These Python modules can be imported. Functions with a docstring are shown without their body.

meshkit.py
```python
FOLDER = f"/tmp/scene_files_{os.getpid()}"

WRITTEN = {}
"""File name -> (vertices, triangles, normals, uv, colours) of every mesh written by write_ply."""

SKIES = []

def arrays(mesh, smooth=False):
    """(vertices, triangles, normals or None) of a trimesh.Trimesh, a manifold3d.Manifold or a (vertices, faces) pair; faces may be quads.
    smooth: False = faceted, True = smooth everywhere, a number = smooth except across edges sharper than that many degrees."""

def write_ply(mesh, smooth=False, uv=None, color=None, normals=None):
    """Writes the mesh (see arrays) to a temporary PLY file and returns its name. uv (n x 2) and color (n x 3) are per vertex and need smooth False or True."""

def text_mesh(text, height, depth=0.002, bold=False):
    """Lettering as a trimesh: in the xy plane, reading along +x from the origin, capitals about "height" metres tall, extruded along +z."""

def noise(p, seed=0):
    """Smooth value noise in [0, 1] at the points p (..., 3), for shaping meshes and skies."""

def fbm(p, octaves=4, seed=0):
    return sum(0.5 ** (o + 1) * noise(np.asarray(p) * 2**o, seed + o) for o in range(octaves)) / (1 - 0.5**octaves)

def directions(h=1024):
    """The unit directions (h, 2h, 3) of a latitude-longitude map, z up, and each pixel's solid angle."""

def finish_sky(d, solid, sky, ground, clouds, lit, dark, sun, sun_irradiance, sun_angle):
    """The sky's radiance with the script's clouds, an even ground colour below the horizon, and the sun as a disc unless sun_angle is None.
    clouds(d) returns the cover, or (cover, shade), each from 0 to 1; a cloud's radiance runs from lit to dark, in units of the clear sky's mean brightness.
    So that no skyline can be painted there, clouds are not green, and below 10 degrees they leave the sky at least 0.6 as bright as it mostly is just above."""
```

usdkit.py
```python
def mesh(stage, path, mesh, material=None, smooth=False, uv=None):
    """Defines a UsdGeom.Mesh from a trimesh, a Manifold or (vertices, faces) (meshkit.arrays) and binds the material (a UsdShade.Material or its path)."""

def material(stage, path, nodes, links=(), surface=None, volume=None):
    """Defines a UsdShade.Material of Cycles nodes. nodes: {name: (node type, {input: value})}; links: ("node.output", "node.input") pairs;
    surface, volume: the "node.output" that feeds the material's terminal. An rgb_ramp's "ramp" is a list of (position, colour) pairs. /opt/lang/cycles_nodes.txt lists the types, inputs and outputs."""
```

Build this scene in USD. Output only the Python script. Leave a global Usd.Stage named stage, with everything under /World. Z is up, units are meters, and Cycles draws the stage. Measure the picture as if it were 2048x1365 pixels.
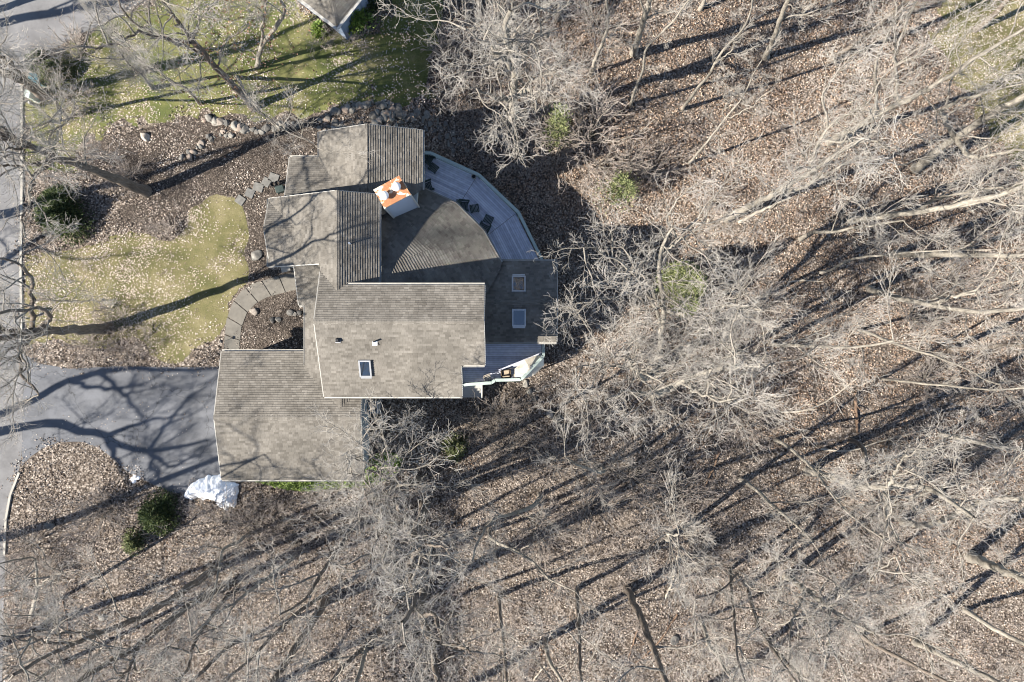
import math, random
import numpy as np, trimesh, usdkit
from shapely.geometry import Polygon, Point, LineString, box as sbox
from shapely.prepared import prep
from shapely import affinity
from pxr import Usd, UsdGeom, UsdLux, UsdShade, Gf, Sdf, Vt
import meshkit
from scipy.sparse import coo_matrix
from scipy.sparse.csgraph import connected_components

random.seed(7); np.random.seed(7)
stage = Usd.Stage.CreateInMemory()
UsdGeom.SetStageUpAxis(stage, UsdGeom.Tokens.z); UsdGeom.SetStageMetersPerUnit(stage, 1.0)
UsdGeom.Xform.Define(stage, '/World'); UsdGeom.Scope.Define(stage, '/World/Looks')

# ------------------------------------------------------------------ camera, sky, sun
H, F = 45.0, 1365.0                     # camera height above the street, focal length in photo pixels
SUN_EL, SUN_AZ_R = math.radians(34.5), 0.40
cam = UsdGeom.Camera.Define(stage, '/World/camera')
cam.AddTranslateOp().Set(Gf.Vec3d(0, 0, H))
cam.CreateHorizontalApertureAttr(36.0); cam.CreateVerticalApertureAttr(36.0 * 1365 / 2048)
cam.CreateFocalLengthAttr(36.0 * F / 2048); cam.CreateClippingRangeAttr(Gf.Vec2f(0.5, 2000))
cam.CreateExposureAttr(1.62)
_h = np.array([-1.0, -SUN_AZ_R]); _h /= np.linalg.norm(_h)
SUN = np.array([_h[0] * math.cos(SUN_EL), _h[1] * math.cos(SUN_EL), math.sin(SUN_EL)])
sun = UsdLux.DistantLight.Define(stage, '/World/sun')
sun.CreateNormalizeAttr(True); sun.CreateIntensityAttr(1.25); sun.CreateAngleAttr(0.5); sun.CreateColorAttr(Gf.Vec3f(1.0, 0.94, 0.85))
zax = Gf.Vec3d(*SUN); xax = Gf.Cross(Gf.Vec3d(0, 0, 1), zax).GetNormalized(); yax = Gf.Cross(zax, xax)
sun.AddTransformOp().Set(Gf.Matrix4d(*xax, 0, *yax, 0, *zax, 0, 0, 0, 0, 1))
dome = UsdLux.DomeLight.Define(stage, '/World/sky')
dome_mat = usdkit.material(stage, '/World/Looks/sky_light', {
    's': ('sky_texture', {'sky_type': 'single_scattering', 'sun_disc': False, 'sun_elevation': SUN_EL, 'sun_rotation': math.atan2(SUN[0], SUN[1]), 'ozone_density': 3.0, 'air_density': 1.0, 'aerosol_density': .5}),
    'b': ('background_shader', {'strength': 0.062})}, [('s.color', 'b.color')], surface='b.background')
UsdShade.MaterialBindingAPI.Apply(dome.GetPrim()).Bind(dome_mat)
dome.GetPrim().SetCustomDataByKey('kind', 'structure')

# ------------------------------------------------------------------ helpers
used = {}
def numbered(path):
    n = used.get(path, -1) + 1; used[path] = n
    return path if n == 0 else f'{path}_{n:03d}'
def tag(o, label=None, cat=None, group=None, kind=None):
    p = o.GetPrim() if hasattr(o, 'GetPrim') else o
    for k, v in (('label', label), ('category', cat), ('group', group), ('kind', kind)):
        if v: p.SetCustomDataByKey(k, v)
    return p
def thing(name, label, cat, loc=(0, 0, 0), rz=0.0, group=None, kind=None):
    x = UsdGeom.Xform.Define(stage, numbered('/World/' + name))
    x.AddTranslateOp().Set(Gf.Vec3d(*map(float, loc)))
    if rz: x.AddRotateZOp().Set(math.degrees(rz))
    return tag(x, label, cat, group, kind)
def pth(parent): return '/World' if parent is None else str(parent.GetPath())
tone_rng = np.random.default_rng(17)
def toned(m, smooth=False):
    """a random tone per loose piece, for materials that vary from piece to piece"""
    mp = UsdShade.MaterialBindingAPI(m.GetPrim()).GetDirectBinding().GetMaterialPath()
    if not mp or mp.name not in TONED: return m
    f = np.array(m.GetFaceVertexIndicesAttr().Get()).reshape(-1, 3); n = len(m.GetPointsAttr().Get())
    if smooth: t = np.full(n, tone_rng.random())
    else:
        g = coo_matrix((np.ones(len(f) * 2), (np.r_[f[:, 0], f[:, 1]], np.r_[f[:, 1], f[:, 2]])), shape=(n, n)); k, lab = connected_components(g, directed=False); t = tone_rng.random(k)[lab]
    UsdGeom.PrimvarsAPI(m).CreatePrimvar('tone', Sdf.ValueTypeNames.FloatArray, 'vertex').Set(Vt.FloatArray.FromNumpy(t.astype(np.float32))); return m
TONED = set()
def obj(name, mesh, mat, parent=None, smooth=False, kind=None, label=None, cat=None, group=None):
    m = usdkit.mesh(stage, numbered(pth(parent) + '/' + name), mesh, mat, smooth); toned(m, smooth)
    return tag(m, label, cat, group, kind)
def sub(name, parent): return UsdGeom.Xform.Define(stage, numbered(pth(parent) + '/' + name)).GetPrim()

def sstep(a, b, x):
    t = np.clip((np.asarray(x, float) - a) / (b - a), 0, 1); return t * t * (3 - 2 * t)
def gz(x, y):
    x = np.asarray(x, float); y = np.asarray(y, float)
    n = 0.16 * np.sin(x * 0.31 + 1.3 * np.sin(y * 0.21)) + 0.12 * np.sin(y * 0.45 + x * 0.17) + 0.06 * np.sin(x * 0.9 + y * 0.7)
    return -3.1 * sstep(-9.6, -3.2, x) - 1.2 * sstep(3, 34, x) + n * sstep(1, 8, x) * (1 - sstep(60, 90, np.hypot(x, y)))
def W(px, py, z=0.0):
    s = (H - z) / F; return np.array([(px - 1024) * s, (682.5 - py) * s, z])
def G(px, py, dz=0.0):
    z = 0.0
    for _ in range(6):
        p = W(px, py, z); z = float(gz(p[0], p[1]))
    return np.array([p[0], p[1], z + dz])
def proj(p): return 1024 + p[0] * F / (H - p[2]), 682.5 - p[1] * F / (H - p[2])

def cat_meshes(ms):
    vs, fs, n = [], [], 0
    for m in ms:
        v, f = (m.vertices, m.faces) if hasattr(m, 'vertices') else m
        vs.append(np.asarray(v, float)); fs.append(np.asarray(f, int) + n); n += len(v)
    return np.vstack(vs), np.vstack(fs)
BOXF = np.array([[0, 2, 1], [0, 3, 2], [4, 5, 6], [4, 6, 7], [0, 1, 5], [0, 5, 4], [1, 2, 6], [1, 6, 5], [2, 3, 7], [2, 7, 6], [3, 0, 4], [3, 4, 7]])
def bx(cx, cy, cz, sx, sy, sz, rz=0.0, b=0.0):
    """box, optional chamfer on its top edges"""
    x, y = sx / 2, sy / 2
    base = np.array([[-x, -y], [x, -y], [x, y], [-x, y]])
    c, s = math.cos(rz), math.sin(rz)
    R = np.array([[c, -s], [s, c]])
    if b <= 0:
        v = np.vstack([np.c_[base, np.full(4, -sz / 2)], np.c_[base, np.full(4, sz / 2)]]); f = BOXF
    else:
        inn = base * [[(x - b) / x, (y - b) / y]]
        v = np.vstack([np.c_[base, np.full(4, -sz / 2)], np.c_[base, np.full(4, sz / 2 - b)], np.c_[inn, np.full(4, sz / 2)]])
        f = [[0, 2, 1], [0, 3, 2], [8, 9, 10], [8, 10, 11]]
        for i in range(4):
            j = (i + 1) % 4
            f += [[i, j, 4 + j], [i, 4 + j, 4 + i], [4 + i, 4 + j, 8 + j], [4 + i, 8 + j, 8 + i]]
        f = np.array(f)
    v = v.copy(); v[:, :2] = v[:, :2] @ R.T
    return v + [cx, cy, cz], f
def bar(p, q, w, h, up=(0, 0, 1)):
    """box beam from p to q, w across, h along up"""
    p = np.asarray(p, float); q = np.asarray(q, float); d = q - p; L = np.linalg.norm(d); d = d / L
    up = np.asarray(up, float); s = np.cross(d, up); s /= np.linalg.norm(s) + 1e-9; u = np.cross(s, d)
    v = [p + a * s * w / 2 + b * u * h / 2 for a, b in ((-1, -1), (1, -1), (1, 1), (-1, 1))]
    v = np.array(v + [x + d * L for x in v])
    return v, BOXF
def tubes(P, R, sides, cap=False):
    """P (n,K,3) polylines, R (n,K) radii -> one mesh"""
    P = np.asarray(P, float); R = np.asarray(R, float); n, K, _ = P.shape
    t = np.gradient(P, axis=1); t /= np.linalg.norm(t, axis=2, keepdims=True) + 1e-12
    ref = np.where(np.abs(t[:, :1, 2:]) < 0.8, [0.0, 0, 1], [1.0, 0, 0])
    a = np.cross(t, np.broadcast_to(ref, t.shape)); a /= np.linalg.norm(a, axis=2, keepdims=True) + 1e-12
    b = np.cross(t, a); ang = np.arange(sides) * 2 * np.pi / sides
    v = P[:, :, None] + R[:, :, None, None] * (np.cos(ang)[None, None, :, None] * a[:, :, None] + np.sin(ang)[None, None, :, None] * b[:, :, None])
    k, j = np.meshgrid(np.arange(K - 1), np.arange(sides), indexing='ij'); j2 = (j + 1) % sides
    q = np.stack([k * sides + j, k * sides + j2, (k + 1) * sides + j2, (k + 1) * sides + j], -1).reshape(-1, 4)
    f1 = np.vstack([q[:, [0, 1, 2]], q[:, [0, 2, 3]]])
    f = (f1[None] + (np.arange(n) * K * sides)[:, None, None]).reshape(-1, 3)
    return v.reshape(-1, 3), f
def cyl(c, r, h, n=16, r2=None):
    r2 = r if r2 is None else r2; a = np.arange(n) * 2 * np.pi / n
    lo = np.c_[np.cos(a) * r, np.sin(a) * r, np.zeros(n)]; hi = np.c_[np.cos(a) * r2, np.sin(a) * r2, np.full(n, h)]
    v = np.vstack([lo, hi, [[0, 0, 0], [0, 0, h]]]); f = []
    for i in range(n):
        j = (i + 1) % n; f += [[i, j, n + j], [i, n + j, n + i], [2 * n, j, i], [2 * n + 1, n + i, n + j]]
    return v + np.asarray(c, float), np.array(f)
def lathe(c, prof, n=16):
    a = np.arange(n) * 2 * np.pi / n; K = len(prof)
    v = np.array([[r * math.cos(t), r * math.sin(t), z] for r, z in prof for t in a]) + np.asarray(c, float); f = []
    for k in range(K - 1):
        for i in range(n):
            j = (i + 1) % n; f += [[k * n + i, k * n + j, (k + 1) * n + j], [k * n + i, (k + 1) * n + j, (k + 1) * n + i]]
    return v, np.array(f)
def tri_poly(poly):
    v, f = trimesh.creation.triangulate_polygon(poly, engine='earcut'); return np.asarray(v), np.asarray(f)
def prism(pts, z0, z1):
    """vertical prism of a 2D polygon; z0, z1 numbers or functions of (x,y)"""
    poly = Polygon(pts); poly = poly if poly.exterior.is_ccw else Polygon(list(poly.exterior.coords)[::-1])
    v, f = tri_poly(poly); n = len(v)
    a = z0(v[:, 0], v[:, 1]) if callable(z0) else np.full(n, float(z0)); b = z1(v[:, 0], v[:, 1]) if callable(z1) else np.full(n, float(z1))
    e1, e2 = v[f[:, 1]] - v[f[:, 0]], v[f[:, 2]] - v[f[:, 0]]; nz = e1[:, 0] * e2[:, 1] - e1[:, 1] * e2[:, 0]; f = np.where((nz < 0)[:, None], f[:, ::-1], f)
    e = {}
    for t in f:
        for i, j in ((t[0], t[1]), (t[1], t[2]), (t[2], t[0])): e[(i, j)] = 1
    side = []
    for (i, j) in e:
        if (j, i) not in e: side += [[i, j, n + j], [i, n + j, n + i]]
    V, Fs = np.vstack([np.c_[v, a], np.c_[v, b]]), np.vstack([f[:, ::-1], f + n, np.array(side)]); keep, inv = np.unique(Fs, return_inverse=True)
    return V[keep], inv.reshape(-1, 3)
def sheet(poly, off, size=1.2):
    """a sheet lying on the terrain"""
    if poly.geom_type != 'Polygon': return cat_meshes([sheet(g, off, size) for g in poly.geoms if g.area > .05])
    v, f = tri_poly(poly); v3 = np.c_[v, np.zeros(len(v))]
    v3, f = trimesh.remesh.subdivide_to_size(v3, f, size, max_iter=12)
    m = trimesh.Trimesh(v3, f, process=True); v3, f = np.array(m.vertices), np.array(m.faces)
    nz = np.cross(v3[f[:, 1]] - v3[f[:, 0]], v3[f[:, 2]] - v3[f[:, 0]])[:, 2]; f = np.where((nz < 0)[:, None], f[:, ::-1], f)
    v3[:, 2] = gz(v3[:, 0], v3[:, 1]) + off
    return v3, f
def pxpoly(pts): return Polygon([G(*p)[:2] for p in pts]).buffer(0)
def ragged(poly, amp, seed, step=.35):
    rng = np.random.default_rng(seed); L = poly.exterior.length; n = max(8, int(L / step))
    p = np.array([poly.exterior.interpolate(i / n, normalized=True).coords[0] for i in range(n)])
    w = rng.normal(size=(n, 2)); w = (w + np.roll(w, 1, 0) + np.roll(w, -1, 0)) / 1.7
    return Polygon(p + w * amp).buffer(0)

# ------------------------------------------------------------------ materials
def mat(name, nodes, links, surface): return usdkit.material(stage, '/World/Looks/' + name, nodes, links, surface=surface)
def plain(name, c, rough=.7, spec=.3, var=.12, scale=6.0, metal=0.0, bump=0.0):
    c = np.array(c, float)
    nodes = {'g': ('geometry', {}), 'n': ('noise_texture', {'scale': scale, 'detail': 5.0, 'roughness': .65}),
             'r': ('rgb_ramp', {'ramp': [(.3, tuple(c * (1 - var))), (.7, tuple(np.minimum(c * (1 + var), .95)))]}),
             'p': ('principled_bsdf', {'roughness': rough, 'specular_ior_level': spec, 'metallic': metal})}
    links = [('g.position', 'n.vector'), ('n.fac', 'r.fac'), ('r.color', 'p.base_color')]
    if bump:
        nodes['b'] = ('bump', {'strength': .6, 'distance': bump}); links += [('n.fac', 'b.height'), ('b.normal', 'p.normal')]
    return mat(name, nodes, links, 'p.BSDF')
def island(name, stops, rough=.8, spec=.2, noise=.25, scale=5.0, trans=0.0, big=None):
    """one random tone per loose piece, modulated by noise"""
    nodes = {'g': ('geometry', {}), 'a': ('attribute', {'attribute': 'tone'}), 'r': ('rgb_ramp', {'ramp': stops}), 'n': ('noise_texture', {'scale': scale, 'detail': 4.0}),
             'm': ('map_range', {'from_min': .3, 'from_max': .7, 'to_min': 1 - noise, 'to_max': 1 + noise}),
             'x': ('vector_math', {'math_type': 'scale'}), 'p': ('principled_bsdf', {'roughness': rough, 'specular_ior_level': spec})}
    links = [('a.fac', 'r.fac'), ('g.position', 'n.vector'), ('n.fac', 'm.value'), ('r.color', 'x.vector1'), ('m.result', 'x.scale')]
    src = 'x.vector'
    if big:
        nodes['n2'] = ('noise_texture', {'scale': big[0], 'detail': 4.0}); nodes['m2'] = ('map_range', {'from_min': .35, 'from_max': .65, 'to_min': 1 - big[1], 'to_max': 1 + big[1], 'clamp': True})
        nodes['x2'] = ('vector_math', {'math_type': 'scale'}); links += [('g.position', 'n2.vector'), ('n2.fac', 'm2.value'), ('x.vector', 'x2.vector1'), ('m2.result', 'x2.scale')]; src = 'x2.vector'
    links += [(src, 'p.base_color')]
    surf = 'p.BSDF'
    if trans:
        nodes['t'] = ('translucent_bsdf', {}); nodes['mx'] = ('mix_closure', {'fac': trans}); links += [(src, 't.color'), ('p.BSDF', 'mx.closure1'), ('t.BSDF', 'mx.closure2')]; surf = 'mx.closure'
    TONED.add(name)
    return mat(name, nodes, links, surf)

def litter(name, stops, cell, soil, soil_amt, bump=.03):
    return mat(name, {
        'g': ('geometry', {}), 'v': ('voronoi_texture', {'scale': cell, 'randomness': 1.0}), 'w': ('white_noise_texture', {}),
        'r': ('rgb_ramp', {'ramp': stops}), 'n': ('noise_texture', {'scale': .35, 'detail': 6.0, 'roughness': .7}),
        'nr': ('rgb_ramp', {'ramp': [(.42, (0, 0, 0)), (.68, (1, 1, 1))]}), 'n2': ('noise_texture', {'scale': 3.0, 'detail': 6.0, 'roughness': .75}),
        'sm': ('math', {'math_type': 'multiply', 'value2': soil_amt}), 'mx': ('mix_color', {'b': soil}),
        'd': ('map_range', {'from_min': 0, 'from_max': .6, 'to_min': 1.1, 'to_max': .55}), 'x': ('vector_math', {'math_type': 'scale'}),
        'm2': ('map_range', {'from_min': .3, 'from_max': .7, 'to_min': .6, 'to_max': 1.3}), 'x2': ('vector_math', {'math_type': 'scale'}),
        'b': ('bump', {'strength': 1.0, 'distance': bump}), 'p': ('principled_bsdf', {'roughness': .95, 'specular_ior_level': .1})},
        [('g.position', 'v.vector'), ('v.color', 'w.vector'), ('w.value', 'r.fac'), ('g.position', 'n.vector'), ('n.fac', 'nr.fac'), ('nr.color', 'sm.value1'),
         ('sm.value', 'mx.fac'), ('r.color', 'mx.a'), ('v.distance', 'd.value'), ('mx.result', 'x.vector1'), ('d.result', 'x.scale'),
         ('g.position', 'n2.vector'), ('n2.fac', 'm2.value'), ('x.vector', 'x2.vector1'), ('m2.result', 'x2.scale'), ('x2.vector', 'p.base_color'),
         ('w.value', 'b.height'), ('b.normal', 'p.normal')], 'p.BSDF')
M = {}
M['litter'] = litter('leaf_litter', [(0, (.06, .046, .037)), (.3, (.16, .127, .10)), (.65, (.29, .24, .198)), (.9, (.45, .385, .325)), (1, (.55, .48, .41))], 9.0, (.19, .158, .13), .45)
M['mulch'] = litter('dark_mulch', [(0, (.055, .044, .036)), (.5, (.125, .102, .084)), (.85, (.20, .165, .138)), (1, (.34, .29, .24))], 14.0, (.085, .068, .056), .6, .02)
def lawn_mat(name, a, b, c):
    return mat(name, {'g': ('geometry', {}), 'n': ('noise_texture', {'scale': .45, 'detail': 7.0, 'roughness': .68}), 'r': ('rgb_ramp', {'ramp': [(.32, a), (.5, b), (.68, c)]}),
        'n2': ('noise_texture', {'scale': 16.0, 'detail': 5.0, 'roughness': .8}), 'm': ('map_range', {'from_min': .3, 'from_max': .7, 'to_min': .55, 'to_max': 1.45}),
        'x': ('vector_math', {'math_type': 'scale'}), 'b': ('bump', {'strength': .9, 'distance': .03}), 'p': ('principled_bsdf', {'roughness': .95, 'specular_ior_level': .1})},
        [('g.position', 'n.vector'), ('g.position', 'n2.vector'), ('n.fac', 'r.fac'), ('n2.fac', 'm.value'), ('r.color', 'x.vector1'), ('m.result', 'x.scale'), ('x.vector', 'p.base_color'),
         ('n2.fac', 'b.height'), ('b.normal', 'p.normal')], 'p.BSDF')
M['lawn'] = lawn_mat('lawn_grass', (.08, .083, .033), (.135, .123, .058), (.215, .185, .105))
M['lawn2'] = lawn_mat('north_grass', (.07, .088, .03), (.12, .125, .046), (.205, .18, .09))
def asphalt(name, c, crack=True):
    c = np.array(c)
    return mat(name, {'g': ('geometry', {}), 'n': ('noise_texture', {'scale': .5, 'detail': 8.0, 'roughness': .7}), 'n2': ('noise_texture', {'scale': 60.0, 'detail': 2.0}),
        'r': ('rgb_ramp', {'ramp': [(.3, tuple(c * .66)), (.5, tuple(c)), (.72, tuple(c * 1.35))]}), 'm': ('map_range', {'from_min': .3, 'from_max': .7, 'to_min': .82, 'to_max': 1.18}),
        'x': ('vector_math', {'math_type': 'scale'}), 'v': ('voronoi_texture', {'scale': .22, 'feature': 'distance_to_edge'}), 'nd': ('noise_texture', {'scale': 1.4, 'detail': 4.0}),
        'av': ('vector_math', {'math_type': 'add'}), 'cr': ('rgb_ramp', {'ramp': [(0, (.45, .45, .45)), (.006, (1, 1, 1)), (1, (1, 1, 1))] if crack else [(0, (1, 1, 1)), (1, (1, 1, 1))]}),
        'mc': ('mix_color', {'blend_type': 'multiply', 'fac': 1.0}), 'p': ('principled_bsdf', {'roughness': .85, 'specular_ior_level': .25})},
        [('g.position', 'n.vector'), ('g.position', 'n2.vector'), ('n.fac', 'r.fac'), ('n2.fac', 'm.value'), ('r.color', 'x.vector1'), ('m.result', 'x.scale'),
         ('g.position', 'nd.vector'), ('g.position', 'av.vector1'), ('nd.color', 'av.vector2'), ('av.vector', 'v.vector'), ('v.distance', 'cr.fac'), ('x.vector', 'mc.a'), ('cr.color', 'mc.b'), ('mc.result', 'p.base_color')], 'p.BSDF')
M['road'] = asphalt('road_asphalt', (.145, .142, .142), False); M['drive'] = asphalt('driveway_asphalt', (.112, .115, .124), True)
M['concrete'] = plain('pale_concrete', (.34, .32, .28), .9, .2, .14, 3.0); M['walk'] = plain('walk_concrete', (.15, .138, .118), .9, .2, .18, 2.0)
SH = [(0, (.112, .102, .088)), (.25, (.140, .128, .111)), (.75, (.158, .145, .126)), (1, (.184, .169, .148))]
M['shingle'] = island('roof_shingles', SH, .95, .12, .12, 30.0, big=(.7, .16))
M['underlay'] = plain('roof_board', (.07, .06, .052), .95, .1)
M['trim'] = plain('white_trim', (.40, .385, .35), .55, .35, .06, 3.0); M['siding'] = plain('grey_siding', (.24, .27, .29), .7, .3, .08, 2.0)
M['bluesiding'] = plain('blue_siding', (.20, .25, .33), .6, .3, .06, 2.0)
M['deckboard'] = island('grey_deck_boards', [(0, (.44, .45, .54)), (.5, (.58, .59, .68)), (1, (.70, .71, .78))], .8, .25, .12, 4.0)
M['rail'] = plain('pale_green_rail', (.33, .39, .36), .65, .3, .1, 4.0); M['greenwood'] = plain('dark_green_wood', (.035, .05, .045), .6, .35, .2, 8.0)
M['dark'] = plain('black_metal', (.02, .02, .022), .5, .4); M['metal'] = plain('grey_metal', (.42, .42, .42), .4, .5, .08, 5.0, .6)
M['whitemetal'] = plain('white_metal', (.75, .75, .74), .35, .5, .05)
M['rust'] = mat('rusty_cap', {'g': ('geometry', {}), 'n': ('noise_texture', {'scale': 1.7, 'detail': 6.0, 'roughness': .62, 'distortion': .8}), 'n2': ('noise_texture', {'scale': 9.0, 'detail': 3.0}),
    'r': ('rgb_ramp', {'ramp': [(.36, (.62, .56, .40)), (.44, (.62, .59, .50)), (.455, (.36, .17, .075)), (.57, (.30, .125, .055)), (.63, (.40, .22, .09)), (.65, (.62, .59, .50)), (1, (.74, .71, .65))]}),
    'p': ('principled_bsdf', {'roughness': .6, 'metallic': .1})}, [('g.position', 'n.vector'), ('n.fac', 'r.fac'), ('r.color', 'p.base_color')], 'p.BSDF')
M['glass'] = mat('window_glass', {'p': ('principled_bsdf', {'base_color': (.012, .016, .022), 'roughness': .03, 'specular_ior_level': 1.0, 'ior': 1.9})}, [], 'p.BSDF')
M['cream'] = plain('cream_canvas', (.62, .56, .46), .85, .15, .06); M['tan'] = plain('tan_cushion', (.36, .29, .21), .9, .1, .1); M['brownwick'] = plain('brown_wicker', (.10, .075, .05), .8, .2, .3, 40.0)
M['snow'] = plain('old_snow', (.88, .90, .94), .8, .3, .05, 8.0, 0, .05)
M['stone'] = island('field_stone', [(0, (.08, .077, .072)), (.4, (.15, .142, .128)), (.75, (.23, .215, .188)), (.93, (.26, .20, .16)), (1, (.33, .305, .265))], .9, .15, .25, 7.0)
M['flag'] = island('flagstone', [(0, (.13, .127, .12)), (.6, (.19, .18, .157)), (1, (.24, .225, .19))], .9, .15, .2, 5.0)
def bark(name, a, b, c):
    return mat(name, {'g': ('geometry', {}), 't': ('texture_coordinate', {}), 'mp': ('mapping', {'scale': (9, 9, 1.6)}), 'n': ('noise_texture', {'scale': 1.6, 'detail': 6.0, 'roughness': .7}),
        'nb': ('noise_texture', {'scale': .8, 'detail': 3.0}), 'r': ('rgb_ramp', {'ramp': [(.3, a), (.5, b), (.7, c)]}), 'm': ('map_range', {'from_min': .3, 'from_max': .7, 'to_min': .75, 'to_max': 1.25}),
        'x': ('vector_math', {'math_type': 'scale'}), 'b': ('bump', {'strength': 1.0, 'distance': .04}), 'p': ('principled_bsdf', {'roughness': .95, 'specular_ior_level': .1})},
        [('g.position', 'mp.vector'), ('mp.vector', 'n.vector'), ('n.fac', 'r.fac'), ('g.position', 'nb.vector'), ('nb.fac', 'm.value'), ('r.color', 'x.vector1'), ('m.result', 'x.scale'), ('x.vector', 'p.base_color'),
         ('n.fac', 'b.height'), ('b.normal', 'p.normal')], 'p.BSDF')
M['bark_dark'] = bark('brown_bark', (.07, .057, .046), (.135, .112, .092), (.21, .18, .15)); M['bark_pale'] = bark('pale_grey_bark', (.12, .107, .09), (.225, .203, .17), (.34, .31, .265))
M['limb'] = bark('limb_bark', (.10, .09, .075), (.20, .18, .152), (.31, .28, .24)); M['twig'] = plain('twig_bark', (.34, .315, .28), .9, .15, .2, 1.2)
M['fine'] = plain('shrub_stems', (.32, .275, .24), .9, .15, .25, 1.0); M['rotten'] = plain('rotten_wood', (.17, .115, .08), .95, .1, .3, 5.0)
M['barelog'] = plain('bare_log', (.40, .35, .28), .9, .15, .25, 4.0)
LEAF = [(0, (.06, .046, .037)), (.35, (.19, .152, .122)), (.7, (.36, .30, .25)), (1, (.66, .585, .51))]
M['leaf'] = island('dry_leaves', LEAF, .8, .2, .15, 9.0, .15); M['leafbrown'] = island('clinging_leaves', [(0, (.14, .07, .045)), (.6, (.27, .15, .10)), (1, (.40, .26, .18))], .8, .2, .15, 9.0, .25)
M['conifer'] = island('evergreen_needles', [(0, (.03, .048, .02)), (.6, (.07, .095, .035)), (1, (.135, .16, .06))], .7, .25, .3, 2.0, .2)
M['conifer_light'] = island('light_evergreen_needles', [(0, (.08, .10, .04)), (.6, (.155, .175, .075)), (1, (.26, .27, .13))], .7, .25, .3, 2.0, .2)
M['ivy'] = island('ivy_leaves', [(0, (.08, .13, .025)), (.5, (.19, .28, .05)), (1, (.34, .42, .12))], .55, .4, .2, 3.0, .2)
M['padgreen'] = plain('pale_green_enamel', (.52, .62, .56), .45, .4, .05); M['darkteal'] = plain('dark_teal_enamel', (.03, .09, .11), .45, .4, .1)

# ------------------------------------------------------------------ ground, lawns, road, drive, walk
def axis_lines(a, b, s, far): return np.concatenate([[-far, -far * .5, -far * .25], np.arange(a, b + s / 2, s), [far * .25, far * .5, far]])
xs, ys = axis_lines(-62, 62, .6, 600), axis_lines(-45, 45, .6, 600)
X, Y = np.meshgrid(xs, ys); gv = np.c_[X.ravel(), Y.ravel(), gz(X, Y).ravel()]
i, j = np.meshgrid(np.arange(len(ys) - 1), np.arange(len(xs) - 1), indexing='ij'); nx = len(xs)
q = np.stack([i * nx + j, i * nx + j + 1, (i + 1) * nx + j + 1, (i + 1) * nx + j], -1).reshape(-1, 4)
obj('ground', (gv, q), M['litter'], smooth=True, kind='structure', label='leaf covered woodland ground around the house')

road_pts = [(-900, -300), (330, -300), (300, 0), (225, 38), (150, 74), (95, 105), (62, 128), (46, 150), (45, 400), (43, 560), (44, 690), (46, 720), (44, 900), (40, 935), (20, 990), (12, 1050), (4, 1365), (2, 1700), (-900, 1700)]
road_poly = pxpoly(road_pts)
drive_pts = [(44, 705), (75, 727), (140, 738), (230, 733), (350, 735), (452, 735), (470, 800), (470, 965), (443, 975), (418, 968), (392, 975), (370, 988), (340, 985), (300, 966), (255, 945), (228, 918), (196, 895), (160, 884), (120, 884), (85, 897), (60, 915), (44, 932)]
drive_poly = pxpoly(drive_pts).difference(road_poly.buffer(.01))
lawn_pts = [(49, 510), (110, 505), (180, 492), (232, 468), (262, 462), (292, 468), (318, 480), (345, 481), (366, 466), (376, 440), (386, 418), (408, 400), (436, 390), (465, 393), (484, 407), (494, 432), (497, 468), (492, 530), (500, 566), (480, 580), (462, 603), (450, 640), (446, 672), (420, 680), (396, 695), (376, 716), (350, 728), (300, 712), (295, 690), (270, 668), (220, 700), (150, 690), (120, 680), (60, 690), (48, 640)]
lawn_poly = ragged(pxpoly(lawn_pts), .09, 1, .25)
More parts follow.
